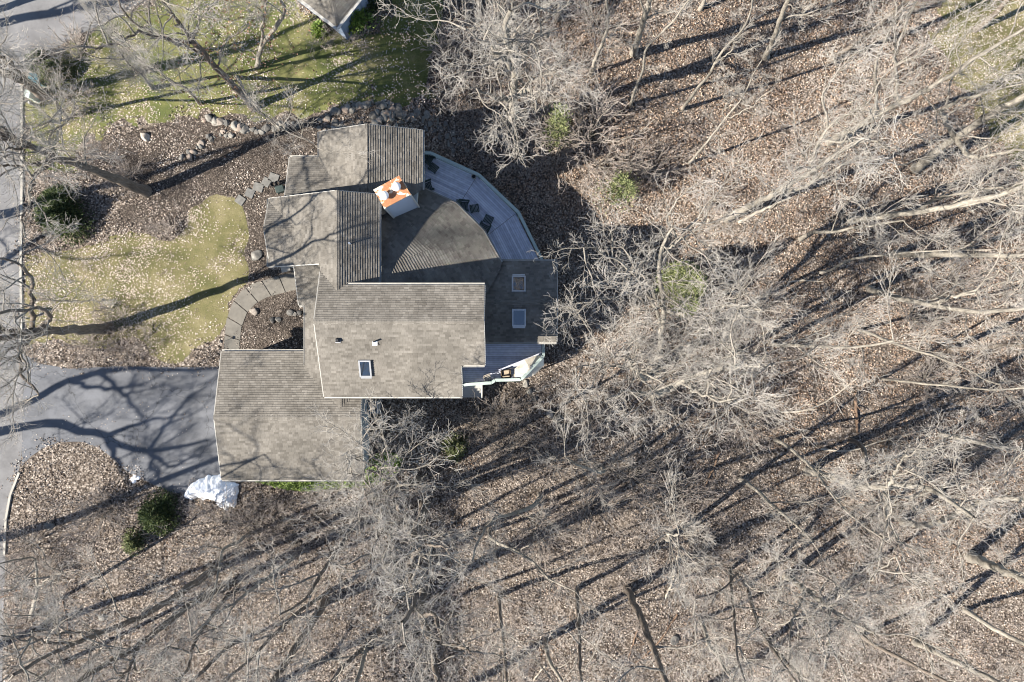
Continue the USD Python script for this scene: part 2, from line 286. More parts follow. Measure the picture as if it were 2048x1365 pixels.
north_pts = [(62, 150), (100, 108), (160, 78), (230, 44), (305, 5), (320, -60), (560, -60), (600, 10), (665, 62), (705, 78), (745, 70), (800, -40), (905, -60), (880, 40), (858, 100), (862, 165), (850, 205), (800, 205), (745, 200), (690, 212), (640, 222), (560, 232), (470, 232), (400, 222), (330, 235), (270, 258), (190, 268), (150, 300), (125, 345), (62, 345), (52, 260)]
north_poly = ragged(pxpoly(north_pts), .3, 2, .3)
east_pts = [(1880, -80), (2300, -80), (2300, 420), (2050, 400), (2000, 330), (1960, 230), (1900, 150)]
east_poly = ragged(pxpoly(east_pts), .6, 3, .5)
bed_pts = [(155, 300), (260, 262), (400, 228), (560, 236), (640, 226), (640, 270), (640, 316), (578, 318), (570, 395), (540, 395), (537, 540), (590, 545), (535, 560), (500, 562), (492, 530), (497, 468), (494, 432), (484, 407), (465, 393), (436, 390), (408, 400), (386, 418), (376, 440), (366, 466), (345, 481), (318, 480), (292, 468), (262, 462), (232, 468), (230, 420), (290, 390), (200, 345)]
bed_poly = ragged(pxpoly(bed_pts), .04, 4).difference(lawn_poly.buffer(.02))
walk_out = [(446, 740), (449, 680), (453, 640), (465, 607), (485, 580), (510, 566), (545, 556), (592, 543)]
walk_in = [(480, 740), (479, 690), (483, 655), (494, 626), (513, 606), (537, 594), (566, 586), (600, 578)]
bed2_pts = walk_in[::-1] + [(480, 705), (615, 705), (615, 575)]
bed2_poly = pxpoly(bed2_pts)
walk_poly = pxpoly(walk_out + walk_in[::-1])
obj('road', sheet(road_poly, .008), M['road'], kind='structure', label='grey asphalt street along the left edge')
obj('driveway', sheet(drive_poly, .012), M['drive'], kind='structure', label='dark asphalt driveway leading to the garage')
obj('lawn', sheet(lawn_poly, .012, .8), M['lawn'], kind='structure', label='front lawn with scattered leaves')
obj('north_lawn', sheet(north_poly.difference(road_poly.buffer(.05)), .008, .8), M['lawn2'], kind='structure', label='green lawn between the two houses')
obj('east_lawn', sheet(east_poly, .01, 1.5), M['lawn'], kind='structure', label='mossy grass at the right edge of the woods')
obj('planting_bed', sheet(bed_poly, .004, .8), M['mulch'], kind='structure', label='brown mulched planting bed north of the front lawn')
obj('entry_bed', sheet(bed2_poly.difference(walk_poly.buffer(.02)), .008), M['mulch'], kind='structure', label='leafy bed inside the curve of the front walk')
# curb strips, each a real low step along the street
curb = thing('curb', 'pale concrete curb running along the street edge', 'curb')
cl = [(45, 148), (45, 220), (45, 300), (45, 380), (44, 460), (43, 540), (44, 610), (44, 690)]
for a, b in zip(cl[:-1], cl[1:]):
    p, q2 = G(*a), G(*b); d = (q2 - p) / np.linalg.norm(q2 - p)
    obj('curb_stone', bar(p + d * .006 + [0, 0, .02], q2 - d * .006 + [0, 0, .02], .15, .16), M['concrete'], curb)
cl = [(40, 945), (22, 990), (13, 1040), (10, 1110)]
for a, b in zip(cl[:-1], cl[1:]):
    p, q2 = G(*a), G(*b); d = (q2 - p) / np.linalg.norm(q2 - p)
    obj('curb_stone', bar(p + d * .006 + [0, 0, .02], q2 - d * .006 + [0, 0, .02], .14, .16), M['concrete'], curb)
# front walk, slab by slab
wo, wi = LineString([G(*p)[:2] for p in walk_out]), LineString([G(*p)[:2] for p in walk_in])
walk = thing('front_walk', 'curved grey concrete walk from driveway to front porch', 'walkway', kind='structure')
tt = np.linspace(0, 1, 9)
for a, b in zip(tt[:-1], tt[1:]):
    e = .0035
    pts = [wo.interpolate(x, normalized=True).coords[0] for x in np.linspace(a + e, b - e, 5)] + [wi.interpolate(x, normalized=True).coords[0] for x in np.linspace(b - e, a + e, 5)]
    obj('slab', prism(pts, -.06, .035), M['walk'], walk)

# ------------------------------------------------------------------ house
house = thing('house', 'sprawling brown shingled house with several gables and rust topped chimney', 'house')
def plane_of(P):
    P = np.asarray(P, float); c = P.mean(0); n = np.linalg.svd(P - c)[2][2]; n = n if n[2] > 0 else -n
    return c, n
def shingle_roof(P, name='roof', trim=(), gutter=(), parent=house, expo=.145, wid=.26, seed=0, thick=.042, ridge=None, mat_sh='shingle'):
    """P: planar polygon in space. Slab + one wedge per shingle tab + trim boards on the listed edges."""
    rng = np.random.default_rng(seed + 11); P = np.asarray(P, float); c, n = plane_of(P)
    u = np.cross([0, 0, 1.0], n); u /= np.linalg.norm(u); v = np.cross(n, u)       # v points uphill
    if v[2] < 0: v, u = -v, -u
    Q = np.c_[(P - c) @ u, (P - c) @ v]; poly = Polygon(Q).buffer(0)
    r = sub(name, house) if parent is house else sub(name, parent)
    to3 = lambda a, h: c + a[:, :1] * u + a[:, 1:2] * v + np.asarray(h)[:, None] * n
    pv, pf = prism(Q, -.14, -.003); obj('roof_board', (c + pv[:, :1] * u + pv[:, 1:2] * v + pv[:, 2:] * n, pf), M['underlay'], r)
    vmin, vmax, umin, umax = Q[:, 1].min(), Q[:, 1].max(), Q[:, 0].min(), Q[:, 0].max(); pr = prep(poly)
    V, Fc, cnt = [], [], 0; rows = int((vmax - vmin) / expo) + 2
    for k in range(rows):
        v0 = vmin + k * expo; uu = umin - rng.random() * wid
        while uu < umax:
            w = wid * rng.choice([.7, 1.0, 1.25]); g = .005
            cell = sbox(uu, v0 + rng.normal() * .003, uu + w - g, v0 + expo * 1.12); uu += w
            if not pr.intersects(cell): continue
            if not pr.contains(cell):
                cell = cell.intersection(poly)
                if cell.geom_type != 'Polygon' or cell.area < .0006: continue
            a = np.array(cell.exterior.coords)[:-1]
            if Polygon(a).exterior.is_ccw is False: a = a[::-1]
            m = len(a); t0 = thick * rng.uniform(.9, 1.1)
            top = t0 * (1 - (a[:, 1] - v0) / (expo * 1.12)) + .004
            V.append(to3(a, top)); V.append(to3(a, np.full(m, -.002)))
            f = [[cnt, cnt + i, cnt + i + 1] for i in range(1, m - 1)]
            for i in range(m):
                jn = (i + 1) % m; f += [[cnt + m + i, cnt + m + jn, cnt + jn], [cnt + m + i, cnt + jn, cnt + i]]
            Fc += f; cnt += 2 * m
    obj('shingles', (np.vstack(V), np.array(Fc)), M[mat_sh], r, kind='stuff')
    m = len(P); cen2 = Q.mean(0)
    for e in trim:
        a, b = P[e], P[(e + 1) % m]; d = (b - a) / np.linalg.norm(b - a); o = np.cross(d, n); o = o if (o @ ((a + b) / 2 - c)) > 0 else -o
        obj('rake_board', bar(a + o * .022 - n * .085, b + o * .022 - n * .085, .04, .19, n), M['trim'], r)
    for e in gutter:
        a, b = P[e], P[(e + 1) % m]; d = (b - a) / np.linalg.norm(b - a); o = np.array([d[1], -d[0], 0]); o = o if (o @ ((a + b) / 2 - c)) > 0 else -o
        # an open half-round trough
        an = np.linspace(np.pi, 2 * np.pi, 7); sec = [(np.cos(t) * .055 + .06, np.sin(t) * .06 - .03) for t in an] + [(np.cos(t) * .047 + .06, np.sin(t) * .052 - .03) for t in an[::-1]]
        ring = lambda p: np.array([p + o * x + np.array([0, 0, z]) for x, z in sec])
        A, B = ring(a), ring(b); L = len(sec); ff = []
        for i in range(L):
            jn = (i + 1) % L; ff += [[i, jn, L + jn], [i, L + jn, L + i]]
        obj('gutter', (np.vstack([A, B]), np.array(ff)), M['trim'], r)
    if ridge is not None:
        a, b = np.asarray(ridge[0], float), np.asarray(ridge[1], float); L = np.linalg.norm(b - a); d = (b - a) / L; sd = np.cross(d, [0, 0, 1.0]); V2 = []
        k = int(L / .15); pcs = []
        for i in range(k):
            p = a + d * L * i / k; q2 = a + d * L * (i + 1.25) / k; h0, h1, sl = .034, .022, ridge[2]
            vv = [p + sd * .15 + [0, 0, h0 - .15 * sl], p + [0, 0, h0], p - sd * .15 + [0, 0, h0 - .15 * sl], q2 + sd * .15 + [0, 0, h1 - .15 * sl], q2 + [0, 0, h1], q2 - sd * .15 + [0, 0, h1 - .15 * sl]]
            vv += [x - np.array([0, 0, .03]) for x in vv]
            pcs.append((np.array(vv), np.array([[0, 1, 4], [0, 4, 3], [1, 2, 5], [1, 5, 4], [0, 6, 7], [0, 7, 1], [1, 7, 8], [1, 8, 2], [0, 3, 9], [0, 9, 6], [2, 8, 11], [2, 11, 5]])))
        obj('ridge_cap', cat_meshes(pcs), M[mat_sh], r)
    return r
gx0, gx1 = -18.0, -9.16
shingle_roof([(gx0, -.635, 2.7), (gx1, -.635, 2.7), (gx1, -4.61, 3.77), (gx0, -4.61, 3.77)], trim=(1, 3), gutter=(0,), seed=1, ridge=((gx1, -4.61, 3.77), (gx0, -4.61, 3.77), .27))
shingle_roof([(gx0, -8.6, 2.7), (gx1, -8.6, 2.7), (gx1, -4.61, 3.77), (gx0, -4.61, 3.77)], trim=(1, 3), gutter=(0,), seed=2)
shingle_roof([(-11.14, 1.11, 6.6), (-1.575, 1.11, 6.6), (-1.575, 3.24, 5.7), (-9.67, 3.24, 5.7), (-10.04, 2.86, 5.86), (-11.14, 4.02, 5.37)], trim=(1, 5), gutter=(2,), seed=3, ridge=((-1.575, 1.11, 6.6), (-11.14, 1.11, 6.6), .44))
shingle_roof([(-11.14, 1.11, 6.6), (-1.575, 1.11, 6.6), (-1.575, -1.40, 5.436), (-2.95, -1.40, 5.436), (-2.95, -3.30, 4.555), (-11.14, -3.30, 4.555)], trim=(1, 3, 5), gutter=(2, 4), seed=4)
shingle_roof([(-14.75, 8.62, 3.66), (-10.04, 8.62, 5.86), (-10.04, 2.86, 5.86), (-11.14, 4.0, 5.346), (-11.14, 4.5, 5.346), (-14.75, 4.5, 3.66)], trim=(0, 4), gutter=(5,), seed=5, ridge=((-10.04, 2.9, 5.86), (-10.04, 8.62, 5.86), .45))
shingle_roof([(-10.04, 8.62, 5.86), (-7.81, 8.62, 4.85), (-7.81, 3.3, 4.85), (-9.67, 3.24, 5.69), (-10.04, 2.86, 5.86)], trim=(0,), gutter=(1,), seed=6)
shingle_roof([(-14.72, 6.69, 4.52), (-12.94, 6.69, 4.52), (-14.72, 8.4, 3.70)], trim=(2,), seed=7, ridge=((-12.94, 6.69, 4.52), (-14.72, 6.69, 4.52), .48))
shingle_roof([(-14.72, 6.69, 4.52), (-12.94, 6.69, 4.52), (-14.72, 4.98, 3.70)], trim=(2,), seed=8)
shingle_roof([(-13.15, 2.2, 2.9), (-12.74, 2.2, 2.9), (-10.9, 3.7, 3.5), (-10.9, 4.6, 3.86), (-13.15, 4.6, 3.86)], trim=(4,), gutter=(0,), seed=9)
shingle_roof([(-12.74, 2.42, 3.0), (-12.74, -1.76, 3.0), (-10.4, -4.16, 3.64), (-10.4, 3.7, 3.64), (-10.9, 3.7, 3.505)], gutter=(0,), seed=10, ridge=((-10.4, 3.0, 3.64), (-10.4, -4.16, 3.64), .27))
shingle_roof([(-10.4, -4.16, 3.64), (-9.2, -2.92, 3.31), (-9.2, 3, 3.31), (-10.4, 3, 3.64)], seed=11)
shingle_roof([(-11.93, 12.93, 2.8), (-8.62, 12.93, 4.3), (-8.62, 7.5, 4.3), (-9.3, 7.5, 3.99), (-11.93, 11.1, 2.8)], trim=(0,), gutter=(4,), seed=12, ridge=((-8.62, 7.6, 4.3), (-8.62, 12.93, 4.3), .42))
shingle_roof([(-8.62, 12.93, 4.3), (-5.48, 12.93, 3.14), (-5.48, 9.3, 3.14), (-7.7, 7.6, 3.96), (-8.62, 7.5, 4.3)], trim=(0,), gutter=(1,), seed=13)
shingle_roof([(-13.78, 11.4, 2.7), (-11.93, 11.4, 2.7), (-11.93, 11.1, 2.805), (-9.6, 8.1, 3.855), (-13.78, 8.1, 3.855)], trim=(4,), gutter=(0,), seed=14)
E1, E2, E3, E4 = [np.array(x) for x in ((-5.78, 9.66), (-3.52, 8.66), (-1.79, 6.93), (-.66, 4.95))]
n1, n2, n3 = [np.array(x) / np.linalg.norm(x) for x in ((1.0, 2.26), (1.73, 1.73), (1.98, 1.13))]
def fz(P, E, n, p): return (P[0], P[1], 2.1 + p * float((E - np.array(P)) @ n))
F1 = lambda P: fz(P, E2, n1, .47); F2 = lambda P: fz(P, E3, n2, .40); F3 = lambda P: fz(P, E3, n3, .372)
shingle_roof([F1(E1), F1(E2), F1((-7.9, 5.89)), F1((-7.9, 9.2))], gutter=(0,), seed=15, expo=.165, thick=.058)
shingle_roof([F2(E2), F2(E3), F2((-7.9, 4.34)), F2((-7.9, 5.89))], gutter=(0,), seed=16, expo=.165, thick=.058)
shingle_roof([F3(E3), F3(E4), F3((-.75, 4.5)), F3((-1.6, 2.9)), F3((-7.9, 2.9)), F3((-7.9, 4.34))], gutter=(0,), seed=17, expo=.165, thick=.058)
shingle_roof([(-1.7, 2.4, 2.75), (2.815, 2.4, 2.75), (2.815, 5.07, 1.8), (-.7, 5.07, 1.8), (-1.7, 3.5, 2.36)], trim=(1,), gutter=(2,), seed=18, ridge=((2.815, 2.4, 2.75), (-1.6, 2.4, 2.75), .36))
shingle_roof([(-1.7, 2.4, 2.75), (2.815, 2.4, 2.75), (2.815, -.08, 1.85), (-1.7, -.08, 1.85)], trim=(1,), gutter=(2,), seed=19)
# walls: solid blocks whose tops follow the roofs from beneath
def roofline(axis, e0, z0, r, zr, e1, z1):
    return lambda x, y: np.interp((x if axis == 'x' else y), [e0, r, e1], [z0, zr, z1]) - .17
def wall_block(x0, x1, y0, y1, fn, mid=None, axis='x'):
    pts = [(x0, y0)] + ([(mid, y0)] if mid is not None and axis == 'x' else []) + [(x1, y0)] + ([(x1, mid)] if mid is not None and axis == 'y' else []) + [(x1, y1)] + ([(mid, y1)] if mid is not None and axis == 'x' else []) + [(x0, y1)] + ([(x0, mid)] if mid is not None and axis == 'y' else [])
    # split at the ridge so the top is two true planes
    ms = []
    for seg in ([(x0, mid), (mid, x1)] if axis == 'x' and mid is not None else [(x0, x1)]):
        for seg2 in ([(y0, mid), (mid, y1)] if axis == 'y' and mid is not None else [(y0, y1)]):
            ms.append(prism([(seg[0], seg2[0]), (seg[1], seg2[0]), (seg[1], seg2[1]), (seg[0], seg2[1])], -4.6, fn))
    obj('wall', cat_meshes(ms), M['siding'], house)
wall_block(gx0 + .3, gx1 - .25, -8.25, -1.0, roofline('y', -8.6, 2.7, -4.61, 3.77, -.635, 2.7), -4.61, 'y')
wall_block(-10.8, -3.3, -2.9, 2.9, roofline('y', -3.3, 4.555, 1.11, 6.6, 3.24, 5.7), 1.11, 'y')
wall_block(-3.3, -1.93, -1.0, 2.9, roofline('y', -3.3, 4.555, 1.11, 6.6, 3.24, 5.7), 1.11, 'y')
wall_block(-14.4, -8.15, 4.8, 8.3, roofline('x', -14.75, 3.66, -10.04, 5.86, -7.81, 4.85), -10.04, 'x')
wall_block(-10.7, -8.15, 2.91, 4.79, roofline('x', -14.75, 3.66, -10.04, 5.86, -7.81, 4.85), -10.04, 'x')
wall_block(-11.6, -5.85, 8.31, 12.6, roofline('x', -11.93, 2.8, -8.62, 4.3, -5.48, 3.14), -8.62, 'x')
wall_block(-13.4, -11.61, 8.31, 11.05, roofline('y', 5, 4.94, 8.1, 3.855, 11.4, 2.7))
wall_block(-12.4, -10.81, -.9, 3.9, lambda x, y: np.minimum(3.0 + .274 * (x + 12.74), 3.5) - .2)
obj('wall', prism([(-8.1, 8.3), (-5.84, 9.2), (-3.75, 8.3), (-2.1, 6.65), (-1.0, 4.75), (-1.0, 2.95), (-8.1, 2.95)], -4.6, 1.95), M['siding'], house)
wall_block(-1.9, 2.5, .25, 4.74, roofline('y', -.08, 1.85, 2.4, 2.75, 5.07, 1.8), 2.4, 'y')
# windows and doors on the walls that a step to the side would show
def wall_window(c, w, h, nrm, name='window'):
    nrm = np.array(nrm, float); s = np.cross([0, 0, 1.0], nrm); wnd = sub(name, house); c = np.array(c, float)
    fr = []
    for a, b in (((-w / 2, h / 2), (w / 2, h / 2)), ((-w / 2, -h / 2), (w / 2, -h / 2)), ((-w / 2, -h / 2), (-w / 2, h / 2)), ((w / 2, -h / 2), (w / 2, h / 2))):
        p = c + s * a[0] + np.array([0, 0, a[1]]); q2 = c + s * b[0] + np.array([0, 0, b[1]]); fr.append(bar(p, q2, .08, .08, nrm))
    obj('frame', cat_meshes(fr), M['trim'], wnd); obj('pane', bar(c - np.array([0, 0, h / 2 - .04]), c + np.array([0, 0, h / 2 - .04]), w - .08, .03, nrm), M['glass'], wnd)
for c, w, h, nn in (((2.5, 1.5, .2), 1.2, 1.4, (1, 0, 0)), ((2.5, 3.4, .2), 1.2, 1.4, (1, 0, 0)), ((-8.5, -2.9, 1.2), 1.1, 1.2, (0, -1, 0)), ((-5.5, -2.9, 2.2), 1.4, 1.2, (0, -1, 0)), ((-14.4, 7.2, 1.5), 1.3, 1.3, (-1, 0, 0)), ((-14.4, 5.8, 1.5), 1.3, 1.3, (-1, 0, 0)), ((-9.0, 12.6, 1.2), 1.2, 1.2, (0, 1, 0)), ((-1.93, 1.0, 4.6), 1.4, 1.0, (1, 0, 0))):
    wall_window(c, w, h, nn)
for k in range(2):
    gd = sub('garage_door', house); yc = -6.4 + 3.5 * k
    for r in range(4): obj('panel', bx(-17.72, yc, .32 + .53 * r, .05, 2.6, .5), M['trim'], gd)
# chimney: sided box, flashing, rusted cap with two domed vents
cz = 6.4; cc = [W(748, 380, cz)[:2], W(769, 416.5, cz)[:2], W(820.5, 389, cz)[:2], W(797.5, 352.5, cz)[:2]]
chim = sub('chimney', house); ccen = np.mean(cc, 0); inset = lambda k: [tuple(ccen + (np.array(p) - ccen) * k) for p in cc]
courses = []
for k in range(26):
    z0 = 1.9 + k * .17
    courses.append(prism(inset(.985), lambda x, y, z0=z0: np.full(len(x), z0), lambda x, y, z0=z0: np.full(len(x), z0 + .165)))
    courses.append(prism(inset(.965), z0 + .160, z0 + .172))
obj('siding_course', cat_meshes(courses), plain('chimney_siding', (.42, .45, .50), .6, .3, .05), chim)
for k in range(4):
    p = inset(.99)[k]; obj('corner_board', bx(p[0], p[1], 4.15, .1, .1, 4.4, .5), M['trim'], chim)
obj('cap', prism(inset(1.03), cz - .06, cz), M['rust'], chim)
for (px, py) in ((767, 390), (791.5, 372)):
    p = W(px, py, cz + .45); v = sub('vent', house)
    obj('pipe', cyl((p[0], p[1], cz), .11, .3, 14), M['whitemetal'], v)
    obj('dome', lathe((p[0], p[1], cz + .22), [(.02, 0), (.25, 0), (.265, .03), (.25, .07), (.19, .14), (.1, .185), (.001, .2)], 18), M['whitemetal'], v, smooth=40)
# skylights
def skylight(c, w, l, n, up, name='skylight', tall=.16):
    c, n, up = [np.array(x, float) for x in (c, n, up)]; n /= np.linalg.norm(n); up -= n * (up @ n); up /= np.linalg.norm(up); s = np.cross(up, n); sk = sub(name, house); fr = []
    for sgn in (-1, 1):
        fr.append(bar(c + s * sgn * w / 2 - up * l / 2, c + s * sgn * w / 2 + up * l / 2, .09, tall * 2, n)); fr.append(bar(c + up * sgn * (l / 2 - .045) - s * (w / 2 - .045), c + up * sgn * (l / 2 - .045) + s * (w / 2 - .045), .09, tall * 2 - .01, n))
    obj('frame', cat_meshes(fr), M['metal'], sk); obj('pane', bar(c - up * (l / 2 - .09) + n * (tall - .03), c + up * (l / 2 - .09) + n * (tall - .03), w - .09, .02, n), M['glass'], sk)
    obj('sill', bar(c - s * w / 2 - up * (l / 2 + .06) + n * .03, c + s * w / 2 - up * (l / 2 + .06) + n * .03, .16, .04, n), M['metal'], sk)
sn = np.array([0, -.464, 1]); 
def onS(px, py):
    z = 5.5
    for _ in range(8):
        p = W(px, py, z); z = 6.6 + .4637 * (p[1] - 1.11)
    return W(px, py, z)
skylight(onS(731, 736), .62, 1.08, sn, (0, 1, .46))
def onL(px, py):
    z = 2.2
    for _ in range(8):
        p = W(px, py, z); z = 2.75 - .36 * abs(p[1] - 2.4)
    return W(px, py, z)
skylight(onL(1037.5, 569), .78, 1.08, (0, .356, 1), (0, -1, .356), tall=.1); skylight(onL(1038, 635), .78, 1.12, (0, -.363, 1), (0, 1, .363), tall=.1)
# roof vents and pipes
p = onS(749, 684); v = sub('vent', house); obj('pipe', cyl(p - [0, 0, .1], .05, .5, 12), M['dark'], v); obj('flashing', bx(p[0] + .02, p[1] - .06, p[2] + .045, .3, .3, .03, 0), M['whitemetal'], v)
p = onS(676, 681); v = sub('vent', house); obj('hood', bx(p[0], p[1], p[2] + .1, .22, .2, .24, 0, .05), M['dark'], v); obj('flashing', bx(p[0], p[1], p[2] + .02, .3, .3, .03), M['metal'], v)
pz = 5.35; p = W(702, 489, pz); v = sub('vent', house); obj('pipe', cyl((p[0], p[1], pz - .4), .05, .95, 12), M['whitemetal'], v); obj('flashing', bx(p[0], p[1], pz - .03, .28, .28, .03), M['metal'], v)
p = W(630, 383, 3.95); v = sub('vent', house); obj('hood', bx(p[0], p[1] - .3, 3.95, .25, .25, .5, 0, .06), M['dark'], v)

# ------------------------------------------------------------------ neighbour's house, one corner in the frame
nh = thing('neighbour_house', 'corner of a grey roofed house with wide white gutters at the top edge', 'house')
C0 = np.array([*W(674, 56, 3.0)]); da = np.array([-.785, .62, 0]); da /= np.linalg.norm(da); db = np.array([.62, .785, 0]); db /= np.linalg.norm(db)
A1, B1 = C0 + da * 12, C0 + db * 11; mid = C0 + (da + db) * 4.5 + [0, 0, 1.9]; end = mid + da * 3.0
house_keep = house
shingle_roof([C0, A1, end, mid], gutter=(0,), parent=nh, seed=30, ridge=(C0 + [0, 0, .02], mid, .3)); shingle_roof([C0, B1, mid + db * 2 , mid], gutter=(0,), parent=nh, seed=31)
for a, b in ((C0, A1), (C0, B1)):
    o = np.cross((b - a) / np.linalg.norm(b - a), [0, 0, 1.0]); o = o if o @ (mid - C0) < 0 else -o
    obj('gutter_cover', bar(a + o * .06 + [0, 0, .02], b + o * .06 + [0, 0, .02], .2, .05), M['trim'], nh)
i0 = C0 + (da + db) * .4; nw = [i0, i0 + da * 11, i0 + da * 11 + db * 9, i0 + db * 10]
obj('wall', prism([tuple(x[:2]) for x in nw], -.3, 2.85), M['bluesiding'], nh)
brd = []
for k in range(22):
    p = i0 + db * (.2 + k * .45) - da * .0; brd.append(bx(p[0] + .03, p[1] - .02, 1.3, .05, .05, 2.9, .5))
obj('batten', cat_meshes(brd), M['bluesiding'], nh)

# ------------------------------------------------------------------ decks
def deck_boards(parent, poly_px, zt, along, seed):
    """boards running along the given px edge, clipped to the sector"""
    P = np.array([W(*p, zt)[:2] for p in poly_px]); poly = Polygon(P); a, b = [W(*p, zt)[:2] for p in along]; d = (b - a) / np.linalg.norm(b - a); nn = np.array([-d[1], d[0]])
    t = (P - a) @ nn
    for k in np.arange(math.floor(t.min() / .14) * .14, t.max(), .14):
        s0, s1 = a + nn * (k + .004) - d * 30, a + nn * (k + .004) + d * 30
        strip = Polygon([s0, s1, s1 + nn * .127, s0 + nn * .127]).intersection(poly)
        for g in (strip.geoms if hasattr(strip, 'geoms') else [strip]):
            if g.geom_type == 'Polygon' and g.area > .02:
                obj('deck_board', prism(list(g.exterior.coords)[:-1], zt - .035, zt), M['deckboard'], parent)
def railing(parent, line_px, zt, h=.95, half=None):
    top = [W(*p, zt + h) for p in line_px]
    for a, b in zip(top[:-1], top[1:]):
        d = (b - a) / np.linalg.norm(b - a); L = np.linalg.norm(b - a); r = sub('railing', parent)
        obj('top_rail', bar(a, b, .20, .04), M['rail'], r); obj('bottom_rail', bar(a - [0, 0, h - .12], b - [0, 0, h - .12], .05, .06), M['rail'], r)
        for k in range(1, int(L / .14)): p = a + d * k * .14; obj('baluster', bx(p[0], p[1], zt + h / 2 + .03, .032, .032, h - .22, math.atan2(d[1], d[0])), M['rail'], r)
    for p in top: obj('post', bx(p[0], p[1], zt + h / 2 - 1.0, .1, .1, h + 2.0, .4), M['rail'], parent)
ZD = -1.3
deck = thing('rear_deck', 'curved grey board deck with railing behind the fan shaped roof', 'deck')
i1, i2 = (912, 418), (975, 474)
deck_boards(deck, [(800, 310), (860, 309), (953, 353), (905, 430), (800, 430)], ZD, ((860, 309), (953, 353)), 1)
deck_boards(deck, [(953.8, 353.5), (1030, 428), (960, 482), (905.5, 431)], ZD, ((953, 353), (1030, 428)), 2)
deck_boards(deck, [(1030.5, 428.8), (1078, 522), (1078, 535), (985, 535), (960, 483)], ZD, ((1030, 428), (1078, 522)), 3)
railing(deck, [(846, 306), (862, 306.5), (958, 350), (1037, 425), (1084, 520)], ZD)
obj('skirt', cat_meshes([bar(W(*a, ZD) - [0, 0, .16], W(*b, ZD) - [0, 0, .16], .04, .24) for a, b in (((846, 308), (860, 308)), ((860, 308), (954, 352.5)), ((954, 352.5), (1031, 427.5)), ((1031, 427.5), (1079, 523)))]), M['deckboard'], deck)
deck2 = thing('side_deck', 'small angular deck with pale green railing below the lower roof', 'deck')
deck_boards(deck2, [(965, 688), (1083, 688), (1083, 716), (1040, 757), (990, 757), (980, 762), (926, 766), (926, 720), (965, 720)], ZD, ((965, 688), (1083, 688)), 4)
railing(deck2, [(1087, 686), (1087, 712), (1042, 759.5), (990, 761), (983, 766), (928, 770)], ZD)
steps = thing('deck_stairs', 'white wooden stairs going down beside the small deck', 'stairs')
for k in range(5):
    a, b = W(924, 773 + k * 4.6, ZD - .15 - .17 * k), W(962, 773 + k * 4.6, ZD - .15 - .17 * k); obj('tread', bar(a, b, .27, .04), M['trim'], steps)
for x in (924, 963): obj('stringer', bar(W(x, 770, ZD - .1), W(x, 797, ZD - 1.0), .05, .25), M['trim'], steps)
obj('hand_rail', bar(W(963.5, 768, ZD + .75), W(963.5, 796, ZD - .1), .09, .05), M['trim'], steps)

# ------------------------------------------------------------------ deck furniture
def adirondack(px, py, rz, label):
    loc = W(px, py, ZD + .35); t = thing('deck_chair', label, 'chair', (loc[0], loc[1], ZD), rz, 'slatted chairs on the rear deck')
    for k in range(5): obj('seat_slat', bar((-.22 + .1 * k, -.27, .30 + .025 * k), (-.22 + .1 * k, .27, .30 + .025 * k), .085, .022), M['greenwood'], t)
    for k in range(6): obj('back_slat', bar((-.24, -.235 + .094 * k, .27), (-.52, -.26 + .104 * k, .93 - .02 * abs(k - 2.5)), .085, .02, (1, 0, .4)), M['greenwood'], t)
    for s in (-1, 1):
        obj('armrest', bar((-.42, s * .33, .53), (.33, s * .33, .55), .13, .025), M['greenwood'], t)
        obj('leg', bar((.24, s * .29, 0), (.24, s * .29, .54), .09, .03, (1, 0, 0)), M['greenwood'], t); obj('leg', bar((-.5, s * .25, .0), (.22, s * .25, .36), .03, .1), M['greenwood'], t)
def ottoman(px, py, rz, label):
    loc = W(px, py, ZD + .33); t = thing('foot_rest', label, 'footstool', (loc[0], loc[1], ZD), rz, 'slatted footrests on the rear deck')
    for k in range(7): obj('slat', bar((-.27 + .09 * k, -.27, .33), (-.27 + .09 * k, .27, .33), .07, .022), M['greenwood'], t)
    for sx in (-1, 1):
        for sy in (-1, 1): obj('leg', bx(sx * .23, sy * .23, .16, .06, .05, .31), M['greenwood'], t)
adirondack(859, 319, -.55, 'dark green slatted chair in the corner where the deck meets the north wing'); ottoman(867, 336, -.6, 'dark green footrest just below the chair in the deck corner')
adirondack(857, 373, .35, 'dark slatted chair half under the eave at the north wing corner')
adirondack(929, 412, -.1, 'dark green chair under the fan roof eave, upper one of the pair'); ottoman(949, 417, .18, 'dark square footrest to the right of the upper eave chair')
adirondack(969, 456, 1.1, 'dark green chair under the fan roof eave, lower one of the pair'); ottoman(977, 439, -.42, 'dark square footrest above the lower eave chair')
p = W(948, 355.5, ZD); pot = thing('deck_pot', 'round pot with pale rim by the deck railing', 'pot', (p[0], p[1], ZD))
obj('bowl', lathe((0, 0, 0), [(.001, .01), (.11, .01), (.15, .2), (.16, .3), (.14, .3), (.12, .2), (.001, .18)], 18), M['dark'], pot, smooth=40)
obj('rim', lathe((0, 0, .29), [(.125, 0), (.175, 0), (.175, .03), (.125, .03), (.125, 0)], 18), M['concrete'], pot)
